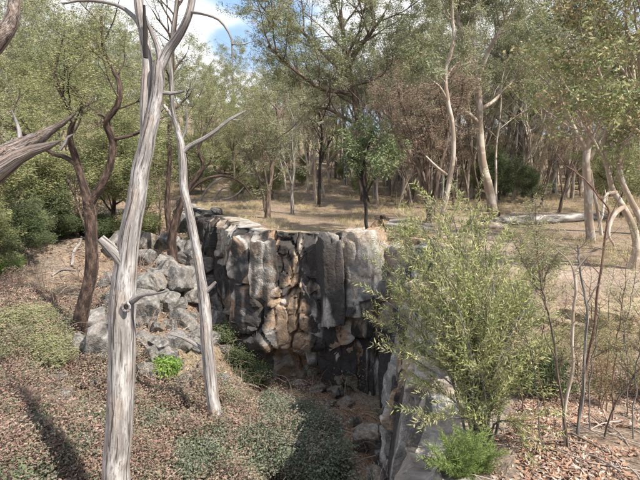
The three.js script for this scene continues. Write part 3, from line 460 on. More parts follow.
drawn('small_gum', 'crooked dark tree with bare arching branches at the top of the rubble', 'tree', [172, 236], 27, [
  [[[172, 238, 9], [178, 215, 7], [185, 195, 6], [196, 178, 5], [204, 165, 4], [198, 150, 3], [206, 132, 2.4]], 7, 1.6, .4], [[[170, 236, 6], [167, 205, 5], [169, 170, 4.4], [170, 130, 4], [171, 90, 3.6], [174, 40, 3], [178, 0, 3]], 9, 2.0, .55], [[[182, 200, 3.4], [200, 182, 3], [222, 176, 2.6], [240, 182, 2.2], [252, 196, 1.6]], 3, .8, .6],
], M.dark, { seed: 70, leaf: 'fine', pal: PAL.gum, grow: { kids: [0, 3, 3], perTip: 2 } });
drawn('stout_gum', 'pale smooth trunk with brown peeling bark beside the sandy track', 'tree', [590, 238], 21, [
  [[[591, 238, 8.4], [589, 215, 7.6], [588, 190, 7.4], [586, 165, 7], [588, 140, 5.6], [592, 110, 5], [588, 80, 4]], 7, 2, .6], [[[589, 160, 5], [600, 138, 4], [614, 112, 3], [622, 85, 2]], 7, 1.8, .3], [[[586, 150, 5], [574, 128, 4], [562, 100, 3], [556, 72, 2]], 8, 1.8, .3], [[[590, 170, 3], [596, 205, 3], [602, 235, 3.4]], 0],
], M.gum, { seed: 71, leaf: 'broad', pal: PAL.broad, grow: { kids: [0, 4, 3], perTip: 2 }, sides: 12 });
drawn('twisted_tree', 'twisted pale many-stemmed tree with heavy leafy crown at the track bend', 'tree', [634, 250], 15.5, [
  [[[636, 250, 8], [632, 225, 6.5], [622, 205, 6], [614, 190, 5], [608, 170, 4.4], [604, 150, 4], [608, 120, 4], [600, 90, 3], [596, 60, 2]], 13, 1.6, .45],
  [[[638, 248, 7], [640, 220, 6], [630, 200, 5.4], [622, 175, 5], [620, 150, 4.6], [626, 120, 4], [634, 90, 4], [630, 50, 3], [624, 10, 2]], 14, 1.6, .4],
  [[[640, 246, 9], [650, 215, 8], [660, 180, 7], [655, 140, 6], [645, 100, 5], [640, 60, 4], [646, 10, 3]], 14, 1.7, .4],
  [[[624, 206, 5], [614, 215, 4, 15.2], [608, 232, 3, 15], [614, 246, 2, 15]], 0],
  [[[616, 192, 4], [606, 196, 3, 15], [602, 215, 2.4, 14.8], [598, 228, 1.6, 14.8]], 0],
  [[[608, 165, 4], [596, 145, 3, 15], [584, 120, 2.4, 14.6], [572, 95, 1.8, 14.4]], 12, 1.3, .3],
  [[[612, 110, 3], [598, 70, 2.4, 14.8], [584, 40, 2, 14.5], [574, 12, 1.4, 14.4]], 12, 1.4, .3],
  [[[634, 92, 3], [618, 60, 2.6, 15], [606, 25, 2, 14.6], [600, -10, 1.5, 14.6]], 12, 1.4, .3],
], M.gum, { seed: 72, leaf: 'broad', pal: PAL.broad, grow: { kids: [0, 3, 3], perTip: 2 }, sides: 12, spread: .4, sc: 1.05 });

// ---------------------------------------------------------------- logs and cut pieces on the clearing
function log(name, label, l, D, mat, opt = {}) { const r = l.map(([, , w, d]) => w / 480 * (d ?? D) * .5), w0 = l.map(([x, , , , up = 0], i) => { const d = l[i][3] ?? D, q = at(x, l[i][1], d); return V(q.x, gy(q.x, d) + r[i] * .8 + up, -d); }), m = w0[0].clone(), t = thing(name, label, 'log', m), p = w0.map((q) => q.sub(m)); part('trunk', limb(p, r, { sides: 12, rough: .1, seed: l[0][0], ...opt }), mat, t); return t; }
log('fallen_log', 'long grey fallen log lying along the far side of the sandy clearing', [[470, 226, 9, 25.6], [500, 224, 10, 26], [530, 223.5, 11, 26.2], [560, 223, 10, 26.4], [604, 221, 8, 26.8]], 26, M.grey);
log('fallen_log', 'dark rotten log end resting across the long grey log', [[470, 224, 9, 25.2], [483, 217, 9, 25.6, .25], [498, 216, 6, 26.1, .5]], 26, M.dark);
log('fallen_log', 'short pale log beside the dark rotten log end', [[476, 229, 7], [492, 227, 7.5], [507, 226, 6]], 24.8, M.gum);
log('white_log', 'bleached white log lying beside the leaning slab of wood', [[388, 226, 7, 24.4], [398, 230, 8, 23.9], [412, 231, 8, 23.6], [430, 233, 7, 23.4]], 24, M.dead);
log('white_log', 'thin bleached branch lying over the white log', [[390, 224, 4, 25, .2], [404, 227, 4, 24.6, .3], [418, 226, 3, 24.3, .32], [434, 229, 2, 24, .2]], 25, M.dead);
log('white_log', 'short bleached branch stub propped under the white log', [[394, 233, 4, 23.4], [405, 232, 4.4, 23.2], [416, 229, 3.4, 23.0]], 23.2, M.dead);
{
  const p = at(358, 232, 22.9), t = thing('cut_log', 'short round log with a dark brown cut end at the cliff edge', 'log', p);
  part('trunk', limb([V(0, -.02, 0), V(.12, 0, -.25), V(.32, .02, -.6)], [.13, .135, .12], { sides: 14, seed: 5 }), M.grey, t);
  const e = part('cut_end', new THREE.CylinderGeometry(.118, .118, .02, 18), M.dark, t); e.rotation.set(Math.PI / 2, 0, .0); e.position.set(-.005, -.02, .012);
}
{
  const p = at(376, 236, 23.3), t = thing('split_log', 'tan split slab of trunk leaning up with a dark round knob at its top', 'log', p);
  const s = new THREE.Shape(); s.moveTo(-.42, -.1); s.lineTo(-.30, .35); s.quadraticCurveTo(-.12, .68, .10, .74); s.lineTo(.26, .66); s.lineTo(.30, .30); s.lineTo(.38, -.1); s.closePath();
  const g = new THREE.ExtrudeGeometry(s, { depth: .22, bevelEnabled: true, bevelThickness: .04, bevelSize: .04, bevelSegments: 2 }); const b = part('slab', g, M.cut, t); b.rotation.x = -.35;
  part('knob', rockGeo(91, .15, .14, .14, { planes: 5, detail: 6, color: () => [.07, .05, .04] }), M.rock, t).position.set(.36, .88, -.35);
  part('prop', limb([V(.34, .8, -.3), V(.42, .4, 0), V(.40, -.1, .15)], [.07, .06, .05], { sides: 8 }), M.cut, t);
}
{
  const b = hit(225, 200, 20), d = -b.z, t = thing('fallen_branch', 'tangle of pale looping dead branches behind the grey pit wall', 'branch', b);
  for (const l of [[[200, 200, 2.4], [212, 184, 2.2], [226, 177, 2], [240, 181, 1.4]], [[220, 200, 2], [232, 197, 1.8], [241, 190, 1.5], [250, 179, 1]], [[244, 172, 1.4], [260, 177, 1.8], [272, 190, 2], [276, 202, 2.2]], [[212, 202, 1.6], [222, 189, 1.5], [233, 187, 1]]]) part('limb', pixLimb(l, d, b, { sides: 6, seed: l[0][0] }), M.dead, t);
}
// fallen branches on the litter slope
const stick = (label, l, mat) => { const b = hit(l[0][0], l[0][1], 9), t = thing('fallen_branch', label, 'branch', b); const pts = l.map(([x, y]) => hit(x, y, 9).add(V(0, .1, 0)).sub(b)), r = l.map(([x, y, w]) => w / 480 * -b.z * .5); part('stem', limb(pts, r, { sides: 9, rough: .1, seed: l[0][0] }), mat, t); };
stick('thick tan broken branch lying on the reddish undergrowth', [[20, 396, 5], [38, 408, 7], [50, 415, 8], [62, 423, 8]], M.snag);
stick('thin crooked pale branch lying above the thick broken branch', [[24, 390, 2], [48, 392, 3], [72, 394, 4], [84, 404, 4], [94, 411, 3]], M.grey);
stick('bent bleached branch hanging beside the brown tree', [[72, 268, 3], [74, 255, 3], [80, 245, 3], [82, 238, 2]], M.dead);
stick('thin pale branch lying below the brown tree', [[52, 278, 1.6], [62, 272, 2], [76, 272, 1.6]], M.dead);
stick('grey stick lying across the rubble stones', [[150, 298, 2], [165, 293, 2], [182, 290, 1.4]], M.dead);

// ---------------------------------------------------------------- foreground wattle, saplings, fuzzy shrub
{
  const b = onGround(1.88, 5.0), t = thing('wattle_bush', 'tall feathery yellow-green bush growing on the rim of the pit', 'bush', b), P = new Plant(81), r = P.r;
  const targets = [[440, 205, 6.2], [470, 208, 6.1], [420, 222, 6.4], [396, 236, 6.6], [386, 268, 6.4], [382, 296, 6.2], [388, 326, 6.0], [398, 352, 5.7], [404, 238, 6.6], [540, 285, 5.5], [536, 345, 5.3], [486, 226, 6.0], [500, 240, 5.8], [420, 262, 5.8], [455, 300, 5.0], [485, 300, 5.2], [400, 262, 6.4], [412, 246, 6.7], [428, 236, 6.3], [446, 228, 6.0], [462, 236, 5.8], [480, 250, 6.2], [498, 262, 6.1], [514, 285, 5.7], [396, 290, 6.4], [402, 318, 6.0], [412, 345, 5.8], [526, 322, 5.6], [520, 360, 5.3], [440, 270, 5.6], [422, 290, 5.7], [470, 290, 5.4], [450, 330, 5.3], [500, 320, 5.4], [426, 385, 5.4], [438, 365, 5.2], [508, 392, 5.1], [412, 300, 6.6], [440, 300, 6.6], [480, 330, 6.3], [430, 330, 6.2], [460, 262, 6.4], [508, 300, 6.3], [452, 214, 6.3], [436, 420, 4.8], [478, 370, 4.8], [516, 425, 4.8], [530, 300, 5.4]];
  const list = [];
  for (const [px, py, D] of targets) {
    const e = at(px, py, D).sub(b), s = V((r() - .5) * .25, -.1, (r() - .5) * .25), m = s.clone().lerp(e, .5).add(V(-e.x * .22, .12 + .1 * r(), -e.z * .2)), pts = [s, s.clone().lerp(m, .5), m, m.clone().lerp(e, .55).add(V(0, .05, 0)), e];
    P.wood.push(limb(pts, [.020, .016, .012, .008, .004], { sides: 6, seed: px, vrep: 2 }));
    const c = new THREE.CatmullRomCurve3(pts);
    for (let i = 0; i < 13; i++) {
      const tt = .3 + .7 * (i + r()) / 13, q = c.getPoint(tt), tn = c.getTangent(tt), az = r() * 6.28, sd = V(Math.cos(az), .2, Math.sin(az)), dir = tn.clone().multiplyScalar(.9).addScaledVector(sd, .75).normalize(), L = .22 + .42 * r(), q2 = q.clone().addScaledVector(dir, L).add(V(0, .04, 0));
      P.twigs.push(limb([q, q.clone().lerp(q2, .5).add(V(0, -.015, 0)), q2], [.004, .003, .0015], { sides: 3, seg: 3, cap: false }));
      const qd = new THREE.Quaternion().setFromUnitVectors(V(0, 1, 0), dir);
      for (let k = 0; k < 2 + (i % 2); k++) { const qq = qd.clone().multiply(new THREE.Quaternion().setFromAxisAngle(V(0, 1, 0), r() * 6.28)); list.push({ p: q.clone().lerp(q2, .3 + .38 * k).add(V((r() - .5) * .05, 0, (r() - .5) * .05)), s: .75 + .45 * r(), q: qq }); }
    }
  }
  part('stems', mergeGeometries(P.wood), M.grey, t); part('twigs', mergeGeometries(P.twigs), M.grey, t).userData.kind = 'stuff'; leaves('crown', 'wattle', list, PAL.wattle, 82, t);
}
function shrub(name, label, b, targets, bark, kind, pal, seed, { per = 14, L = .3, r0 = .012, sc = 1, group, cat = 'shrub', from = .3, mat } = {}) {
  const t = thing(name, label, cat, b, group), r = rngOf(seed), wood = [], tw = [], list = [];
  for (const e0 of targets) {
    const e = e0.clone().sub(b), s = V((r() - .5) * .16, -.1, (r() - .5) * .16), m = s.clone().lerp(e, .5).add(V((r() - .5) * .12, .05, (r() - .5) * .12)), pts = [s, m, e]; wood.push(limb(pts, [r0, r0 * .7, r0 * .3], { sides: 6, seg: 9, seed: r() * 99 | 0, vrep: 2 }));
    const c = new THREE.CatmullRomCurve3(pts);
    for (let i = 0; i < per; i++) { const tt = from + (1 - from) * (i + r()) / per, q = c.getPoint(tt), tn = c.getTangent(tt), az = r() * 6.28, dir = tn.clone().addScaledVector(V(Math.cos(az), .1, Math.sin(az)), .9).normalize(), q2 = q.clone().addScaledVector(dir, L * (.5 + r())); tw.push(limb([q, q2], [r0 * .22, r0 * .1], { sides: 3, seg: 2, cap: false })); if (kind) for (let k = 0; k < 2; k++) list.push({ p: q.clone().lerp(q2, .5 + .5 * k), s: sc * (.75 + .5 * r()), q: kind === 'needle' || kind === 'wattle' ? new THREE.Quaternion().setFromUnitVectors(V(0, 1, 0), dir) : undefined }); }
  }
  part('stems', mergeGeometries(wood), bark, t); part('twigs', mergeGeometries(tw), bark, t).userData.kind = 'stuff'; if (kind) leaves('crown', kind, list, pal, seed + 1, t, mat); return t;
}
const fan = (b, w, h, n, seed) => { const r = rngOf(seed), o = []; for (let i = 0; i < n; i++) { const a = r() * 6.28, q = Math.sqrt(r()); o.push(b.clone().add(V(Math.cos(a) * q * w, h * (.55 + .45 * r()) * (1 - .35 * q * q), Math.sin(a) * q * w))); } return o; };
{ const b = onGround(1.55, 4.35); shrub('fuzzy_shrub', 'soft bright green needle-leaved shrub at the foot of the feathery bush', b, [[440, 462], [452, 448], [465, 440], [478, 446], [490, 455], [500, 468], [458, 470], [480, 468], [470, 455]].map(([x, y], i) => at(x, y, 4.2 + (i % 3) * .18)), M.brown, 'needle', [[.16, .22, .05], [.20, .26, .07], [.12, .17, .04]], 84, { per: 26, L: .14, r0: .006, sc: .8, from: .15 }); }
{
  // bare saplings by the litter
  const stems = [
    ['bare grey sapling with twiggy forked top beside the feathery bush', [[568, 452, 4], [566, 420, 3.6], [572, 370, 3.4], [574, 330, 3.2], [574, 290, 3], [573, 268, 2.6]], [[[573, 272, 2], [582, 262, 1.6], [592, 252, 1.2]], [[573, 270, 2], [566, 258, 1.4], [556, 250, 1]]], M.gum, 5.2],
    ['dark leaning sapling stem growing from the same clump of litter', [[567, 450, 3.6], [562, 410, 3], [556, 360, 2.6], [550, 320, 2.2], [544, 295, 1.6], [537, 270, 1]], [[[556, 360, 1.6], [546, 340, 1.2], [540, 325, .8]]], M.brown, 5.15],
    ['upright dark sapling with pale upper stem behind the leaning ones', [[578, 442, 4], [582, 400, 3.4], [585, 350, 3], [586, 305, 2.6], [580, 270, 2.4], [578, 245, 1.6]], [[[586, 305, 1.6], [594, 290, 1.2], [600, 282, .8]]], M.grey, 5.5],
    ['long reddish leaning sapling stem bending over at its tip', [[578, 420, 3.4], [590, 350, 3], [598, 290, 2.6], [605, 240, 2.4], [608, 212, 2], [596, 192, 1.6], [580, 176, 1.2], [566, 166, .9]], [[[606, 225, 1.4], [616, 205, 1], [622, 190, .7]], [[600, 275, 1.2], [588, 262, .9], [582, 255, .6]]], M.red, 5.8],
    ['thin curved twiggy stem rising from the leaf litter', [[604, 440, 2], [614, 410, 1.8], [628, 385, 1.6], [640, 368, 1.2]], [[[614, 410, 1.2], [612, 390, 1], [616, 370, .7]], [[622, 395, 1], [632, 398, .8]]], M.brown, 4.9],
  ];
  stems.forEach(([label, l, sub, mat, D], i) => { const b = hit(l[0][0], l[0][1]), d = -b.z, t = thing('bare_sapling', label, 'sapling', b); const [p, r] = pixPath(l.map((q) => q), d, b); p.unshift(p[0].clone().add(V(0, -.1, 0))); r.unshift(r[0] * 1.2); part('stem', limb(p, r, { sides: 8, seed: i + 3, vrep: 2, seg: 40 }), mat, t);
    const rr = rngOf(900 + i), tw = [], c = new THREE.CatmullRomCurve3(p); for (let k = 0; k < 16; k++) { const q = c.getPoint(.4 + .6 * rr()), a = rr() * 6.28; const e = q.clone().add(V(Math.cos(a) * .16, .1 + .14 * rr(), Math.sin(a) * .16)); tw.push(limb([q, q.clone().lerp(e, .5).add(V(0, -.02, 0)), e], [.0035, .0025, .001], { sides: 4, seg: 4, cap: false })); } part('twigs', mergeGeometries(tw), mat, t).userData.kind = 'stuff'; for (const q of sub) part('branch', pixLimb(q, d, b, { sides: 5, seg: 8 }), mat, t); });
}
{
  const r = rngOf(931);
  [[548, 420, 536, 250], [590, 430, 600, 300], [612, 425, 628, 250], [628, 418, 620, 280], [556, 405, 566, 290], [540, 440, 524, 330], [600, 400, 590, 262], [634, 440, 648, 300], [584, 412, 572, 320], [620, 395, 636, 232], [525, 425, 516, 320], [608, 372, 614, 270]].forEach(([x0, y0, x1, y1], i) => {
    const b = hit(x0, y0), d = -b.z, e = at(x1, y1, d + (r() - .5) * .4).sub(b), t = thing('thin_stem', 'thin wispy brown stem with side twigs rising from the bank', 'sapling', b, 'thin stems of the bank'), pts = [V(0, -.08, 0), e.clone().multiplyScalar(.35).add(V((r() - .5) * .1, 0, (r() - .5) * .1)), e.clone().multiplyScalar(.7).add(V((r() - .5) * .12, 0, (r() - .5) * .12)), e];
    part('stem', limb(pts, [.009, .0075, .0055, .0025], { sides: 6, seg: 26, seed: i + 60, kink: 1.2 }), i % 2 ? M.grey : M.red, t);
    const c = new THREE.CatmullRomCurve3(pts), tw = [], lv = []; for (let k = 0; k < 22; k++) { const q = c.getPoint(.3 + .7 * r()), a = r() * 6.28, L = .12 + .22 * r(), q2 = q.clone().add(V(Math.cos(a) * L * .7, L * .8, Math.sin(a) * L * .7)); tw.push(limb([q, q.clone().lerp(q2, .5).add(V(0, -.02, 0)), q2], [.003, .0022, .001], { sides: 4, seg: 4, cap: false })); if (i % 3 !== 1) lv.push({ p: q2, s: .25 + .2 * r() }); }
    part('twigs', mergeGeometries(tw), M.brown, t).userData.kind = 'stuff'; if (lv.length) leaves('crown', 'fine', lv, [[.27, .26, .12], [.32, .25, .14], [.22, .24, .10]], 940 + i, t);
  });
}
{ const b = hit(540, 290, 6); shrub('twiggy_shrub', 'dry twiggy shrub with scattered olive leaves on the bank behind the bush', b, [[520, 240], [530, 215], [545, 235], [560, 250], [525, 262], [505, 225], [550, 262], [535, 200]].map(([x, y], i) => at(x, y, -b.z + (i % 3 - 1) * .4)), M.brown, 'fine', PAL.lime, 85, { per: 16, L: .45, r0: .022, sc: .6, from: .35 }); }
{ const b = hit(600, 410, 3); shrub('twiggy_shrub', 'low reddish twiggy shrub standing in the leaf litter', b, [[598, 350], [610, 340], [622, 350], [590, 372], [632, 372], [605, 365]].map(([x, y], i) => at(x, y, -b.z + (i % 3 - 1) * .2)), M.red, 'fine', [[.20, .14, .07], [.16, .16, .07], [.25, .15, .09]], 86, { per: 12, L: .22, r0: .007, sc: .35 }); }
for (const [px, py, w, h, pal, label, i] of [
  [408, 285, .6, .6, PAL.wattle, 'grey-green bush overhanging the cliff top beside the pale slab', 0], [516, 330, .5, .7, PAL.green, 'low green bush behind the feathery one', 1], [535, 395, .35, .5, PAL.deep, 'small dark leafy plant at the edge of the leaf litter', 2]]) {
  const b = hit(px, py, 5); shrub('low_bush', label, b, fan(b, w, h, 16, 200 + i), M.grey, 'wattle', pal, 210 + i, { per: 12, L: .3, sc: 1.1, cat: 'bush' });
}

{
  const r = rngOf(250);
  [[520, 372], [548, 352], [560, 338], [612, 352], [628, 372], [640, 350], [588, 388], [556, 372], [500, 352], [640, 400], [536, 330], [600, 336], [620, 392], [575, 352]].forEach(([px, py], i) => { const b = hit(px, py, 3); shrub('twiggy_tuft', 'dry leafless twiggy tuft on the sandy bank among the bare saplings', b, fan(b, .22 + .2 * r(), .3 + .4 * r(), 9, 260 + i), M.brown, i % 2 ? 'fine' : null, [[.30, .22, .13], [.27, .24, .13], [.22, .22, .10]], 270 + i, { per: 9, L: .2, r0: .006, sc: .3, group: 'dry tufts of the bank' }); });
}

// ---------------------------------------------------------------- shrubs of the pit floor and left slope
{
  const r = rngOf(301);
  const S = (name, label, px, py, w, h, kind, pal, n, seed, group) => { const b = hit(px, py, 9); return shrub(name, label, b, fan(b, w, h, n, seed), M.brown, kind, pal, seed + 1, { per: 10, L: .42, sc: 1.1, group, r0: .011 }); };
  [[280, 440, .9, 1.0], [300, 455, 1.0, 1.1], [318, 450, .7, 1.2], [252, 455, .9, .9], [295, 475, 1.0, 1.0], [328, 480, .7, 1.0], [236, 478, .9, .8], [300, 432, .7, .9], [215, 462, .8, .8], [262, 425, .8, .9], [190, 478, .9, .8], [275, 418, .7, .8], [60, 470, .9, .7], [150, 440, .7, .6], [30, 450, .8, .7], [80, 445, .7, .6], [170, 450, .7, .7]].forEach((a, i) => S('pit_shrub', 'grey-green leafy shrub crowding the pit floor', ...a, 'bramble', [[.12, .155, .085], [.10, .13, .07], [.19, .21, .145], [.23, .235, .18], [.24, .17, .13]], 20, 320 + i, 'shrubs of the pit floor'));
  [[100, 440, .8, .8], [130, 465, .9, .9], [20, 430, .9, .8], [45, 462, .9, .9], [165, 415, .8, .7], [190, 440, .8, .8], [85, 475, .8, .9], [10, 472, .9, 1], [150, 480, .8, .9], [240, 425, .7, .7], [205, 408, .7, .6], [60, 438, .8, .7], [225, 445, .7, .8]].forEach((a, i) => S('red_shrub', 'reddish dry leafy shrub at the foot of the litter slope', ...a, 'bramble', PAL.red, 17, 420 + i * 3, 'reddish shrubs of the slope foot'));
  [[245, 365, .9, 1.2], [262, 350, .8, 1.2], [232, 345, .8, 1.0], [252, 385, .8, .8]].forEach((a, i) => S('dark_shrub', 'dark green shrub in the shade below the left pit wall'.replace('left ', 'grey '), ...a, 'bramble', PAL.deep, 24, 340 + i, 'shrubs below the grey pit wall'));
  [[28, 352, .9, .7], [45, 345, .8, .6], [12, 335, .9, .7], [58, 360, .7, .5], [30, 330, .8, .6]].forEach((a, i) => S('yellow_shrub', 'low yellow-green shrub on the open litter slope', ...a, 'fine', PAL.lime, 18, 360 + i, 'low yellow-green shrubs'));
  S('small_plant', 'small bright green leafy plant among the rubble stones', 168, 376, .35, .5, 'broad', [[.16, .28, .04], [.22, .34, .07]], 10, 380);
  S('small_plant', 'bright green plant beside the dark thicket', 4, 275, .5, .6, 'broad', [[.16, .28, .04], [.2, .3, .06]], 12, 382);
  [[150, 235, .9, 1.4], [130, 240, .8, 1.2], [205, 245, .7, .8], [60, 238, 1.2, 1.6], [30, 240, 1.4, 1.8], [5, 236, 1.4, 2], [100, 238, 1, 1.4], [80, 236, 1.2, 1.5]].forEach((a, i) => S('slope_bush', 'dull green bush at the head of the rubble slope', ...a, 'fine', i > 2 ? PAL.deep : PAL.olive, 24, 390 + i, 'bushes at the head of the slope'));
}
// low creeping cover, red and grey-green, over the pit floor
{
  const r = rngOf(401), list = [], list2 = [];
  for (let i = 0; i < 17000; i++) { const x = -14 + r() * 17, d = 10 + r() * 13; if (!inQuarry(x - .6, d) || !inQuarry(x + 1.2, d)) continue; const n = fbm(x * .5, d * .5, 91), y = lowY(x, d); const rub = x > -10 && x < -2.5 && d > 17.4 - .15 * (x + 2.5); if (rub || lineDist([[-1.2, 21.2], [.8, 19.4], [1.9, 16.8], [2.2, 13]], x, d) < 1.25 || n < .40) continue; (fbm(x * .4 + 3, d * .4, 95) + .035 * x > .40 ? list : list2).push({ p: V(x, y + .04 + (.12 + 1.5 * sst(.45, .68, fbm(x * .8, d * .8, 97))) * r() * .8, -d), s: .6 + .9 * r() }); }
  tag(leaves('creeper_green', 'bramble', list, PAL.bramble, 402, scene), 'grey-green creeping undergrowth covering the pit floor', 'undergrowth', undefined, 'stuff');
  tag(leaves('creeper_red', 'bramble', list2, PAL.red, 403, scene), 'reddish dry creeping undergrowth on the foot of the slope', 'undergrowth', undefined, 'stuff');
}
// thin bare canes arching out of the undergrowth
{
  const r = rngOf(451), g = limb([V(0, 0, 0), V(.08, .35, .02), V(.3, .62, .05), V(.62, .7, .02), V(.95, .55, -.05)], [.009, .008, .006, .005, .003], { sides: 4, seg: 9, kink: 2 }), l = [];
  for (let i = 0; i < 2600; i++) { const x = -16 + r() * 18, d = 11 + r() * 16; if (!inQuarry(x + 1, d) || fbm(x * .5, d * .5, 93) < .44) continue; l.push({ p: V(x, lowY(x, d) - .03, -d), s: .4 + 1.1 * r() * r() + .2, q: new THREE.Quaternion().setFromEuler(new THREE.Euler((r() - .5) * .9, r() * 6.28, (r() - .5) * .9)) }); }
  tag(leaves('bare_canes', g, l, [[.26, .18, .14], [.34, .28, .23], [.22, .14, .11]], 452, scene, M.dry), 'thin bare brown canes tangled through the pit undergrowth', 'canes', undefined, 'stuff');
}
// leaf litter, sticks, dry grass
{
  const leafG = (() => { const P = [], q = [[0, 0, -.5], [.15, .05, -.15], [-.13, .07, -.2], [.15, .12, .15], [-.14, .09, .1], [.04, .20, .5]]; for (const [a, b, c] of [[0, 1, 2], [1, 3, 2], [2, 3, 4], [3, 5, 4]]) P.push(...q[a], ...q[b], ...q[c]); const g = new THREE.BufferGeometry(); g.setAttribute('position', new THREE.Float32BufferAttribute(P, 3)); g.computeVertexNormals(); return g; })();
  const PALL = [[.24, .14, .09], [.30, .19, .13], [.19, .105, .07], [.34, .25, .19], [.28, .14, .085], [.40, .33, .27], [.14, .09, .065], [.22, .15, .11]];
  const r = rngOf(501), near = [], far = [];
  for (let i = 0; i < 70000; i++) { const d = 2.6 + 6.4 * Math.pow(r(), 1.3), x = .9 + r() * (d * .75 + .3); if (inQuarry(x - .2, d)) continue; const n = fbm(x * .9, d * .9, 55); if (n < .44 + .035 * (d - 4)) continue; near.push({ p: V(x, upY(x, d) + .01 + .03 * r(), -d), s: .035 + .05 * r() }); }
  for (let i = 0; i < 22000; i++) { const d = 12 + r() * 22, x = -20 + r() * 22; if (!inQuarry(x + .6, d)) continue; if (fbm(x * .6, d * .6, 57) < .42) continue; far.push({ p: V(x, lowY(x, d) + .02 + .04 * r(), -d), s: .10 + .12 * r() }); }
  tag(leaves('leaf_litter', leafG, near, PALL, 502, scene, M.dry, .6), 'brown curled leaf litter on the bank below the bare saplings', 'leaf litter', undefined, 'stuff');
  tag(leaves('slope_litter', leafG, far, PALL, 503, scene, M.dry, .6), 'brown leaf litter strewn over the slope of the pit', 'leaf litter', undefined, 'stuff');
  const stickG = limb([V(-.5, 0, 0), V(-.1, .03, .05), V(.2, 0, .02), V(.5, .03, -.06)], [.014, .012, .009, .005], { sides: 5, seg: 6 });
  const st = []; for (let i = 0; i < 2600; i++) { const a = r() < .25; const d = a ? 3 + r() * 9 : 12 + r() * 22, x = a ? 1 + r() * d * .75 : -20 + r() * 22; const q = inQuarry(x, d); if (q === a || inQuarry(x + .5, d) !== q) continue; st.push({ p: V(x, gy(x, d) + .03, -d), s: a ? .3 + .5 * r() : .5 + 1.1 * r(), q: new THREE.Quaternion().setFromEuler(new THREE.Euler((r() - .5) * .3, r() * 6.28, (r() - .5) * .3)) }); }
  tag(leaves('fallen_twigs', stickG, st, [[.24, .19, .155], [.33, .28, .24], [.16, .12, .095]], 504, scene, M.dry), 'grey fallen twigs scattered over litter and soil', 'twigs', undefined, 'stuff');
  const gr = []; for (let i = 0; i < 26000; i++) { const d = 6 + 45 * r(), x = (r() - .5) * (d * 1.6 + 10) + 3; if (inQuarry(x, d) || inQuarry(x - .6, d) || inQuarry(x, d - .6)) continue; const n = fbm(x * .45, d * .45, 59); if (n < (d < 13 ? .50 : d < 30 ? .53 : .45) || lineDist(pathLine, x, d) < 1.5) continue; if (d > 10 && d < 13 && x > 5.2 || d > 22.6 && d < 27.5 && x > 2.5 && x < 16 && r() < .8) continue; gr.push({ p: V(x, gy(x, d), -d), s: .35 + .6 * r() }); }
  tag(leaves('dry_grass', 'grass', gr, PAL.straw, 505, scene, M.dry, .15), 'dry straw-coloured grass tufts on the clearing and hillside', 'grass', undefined, 'stuff');
}

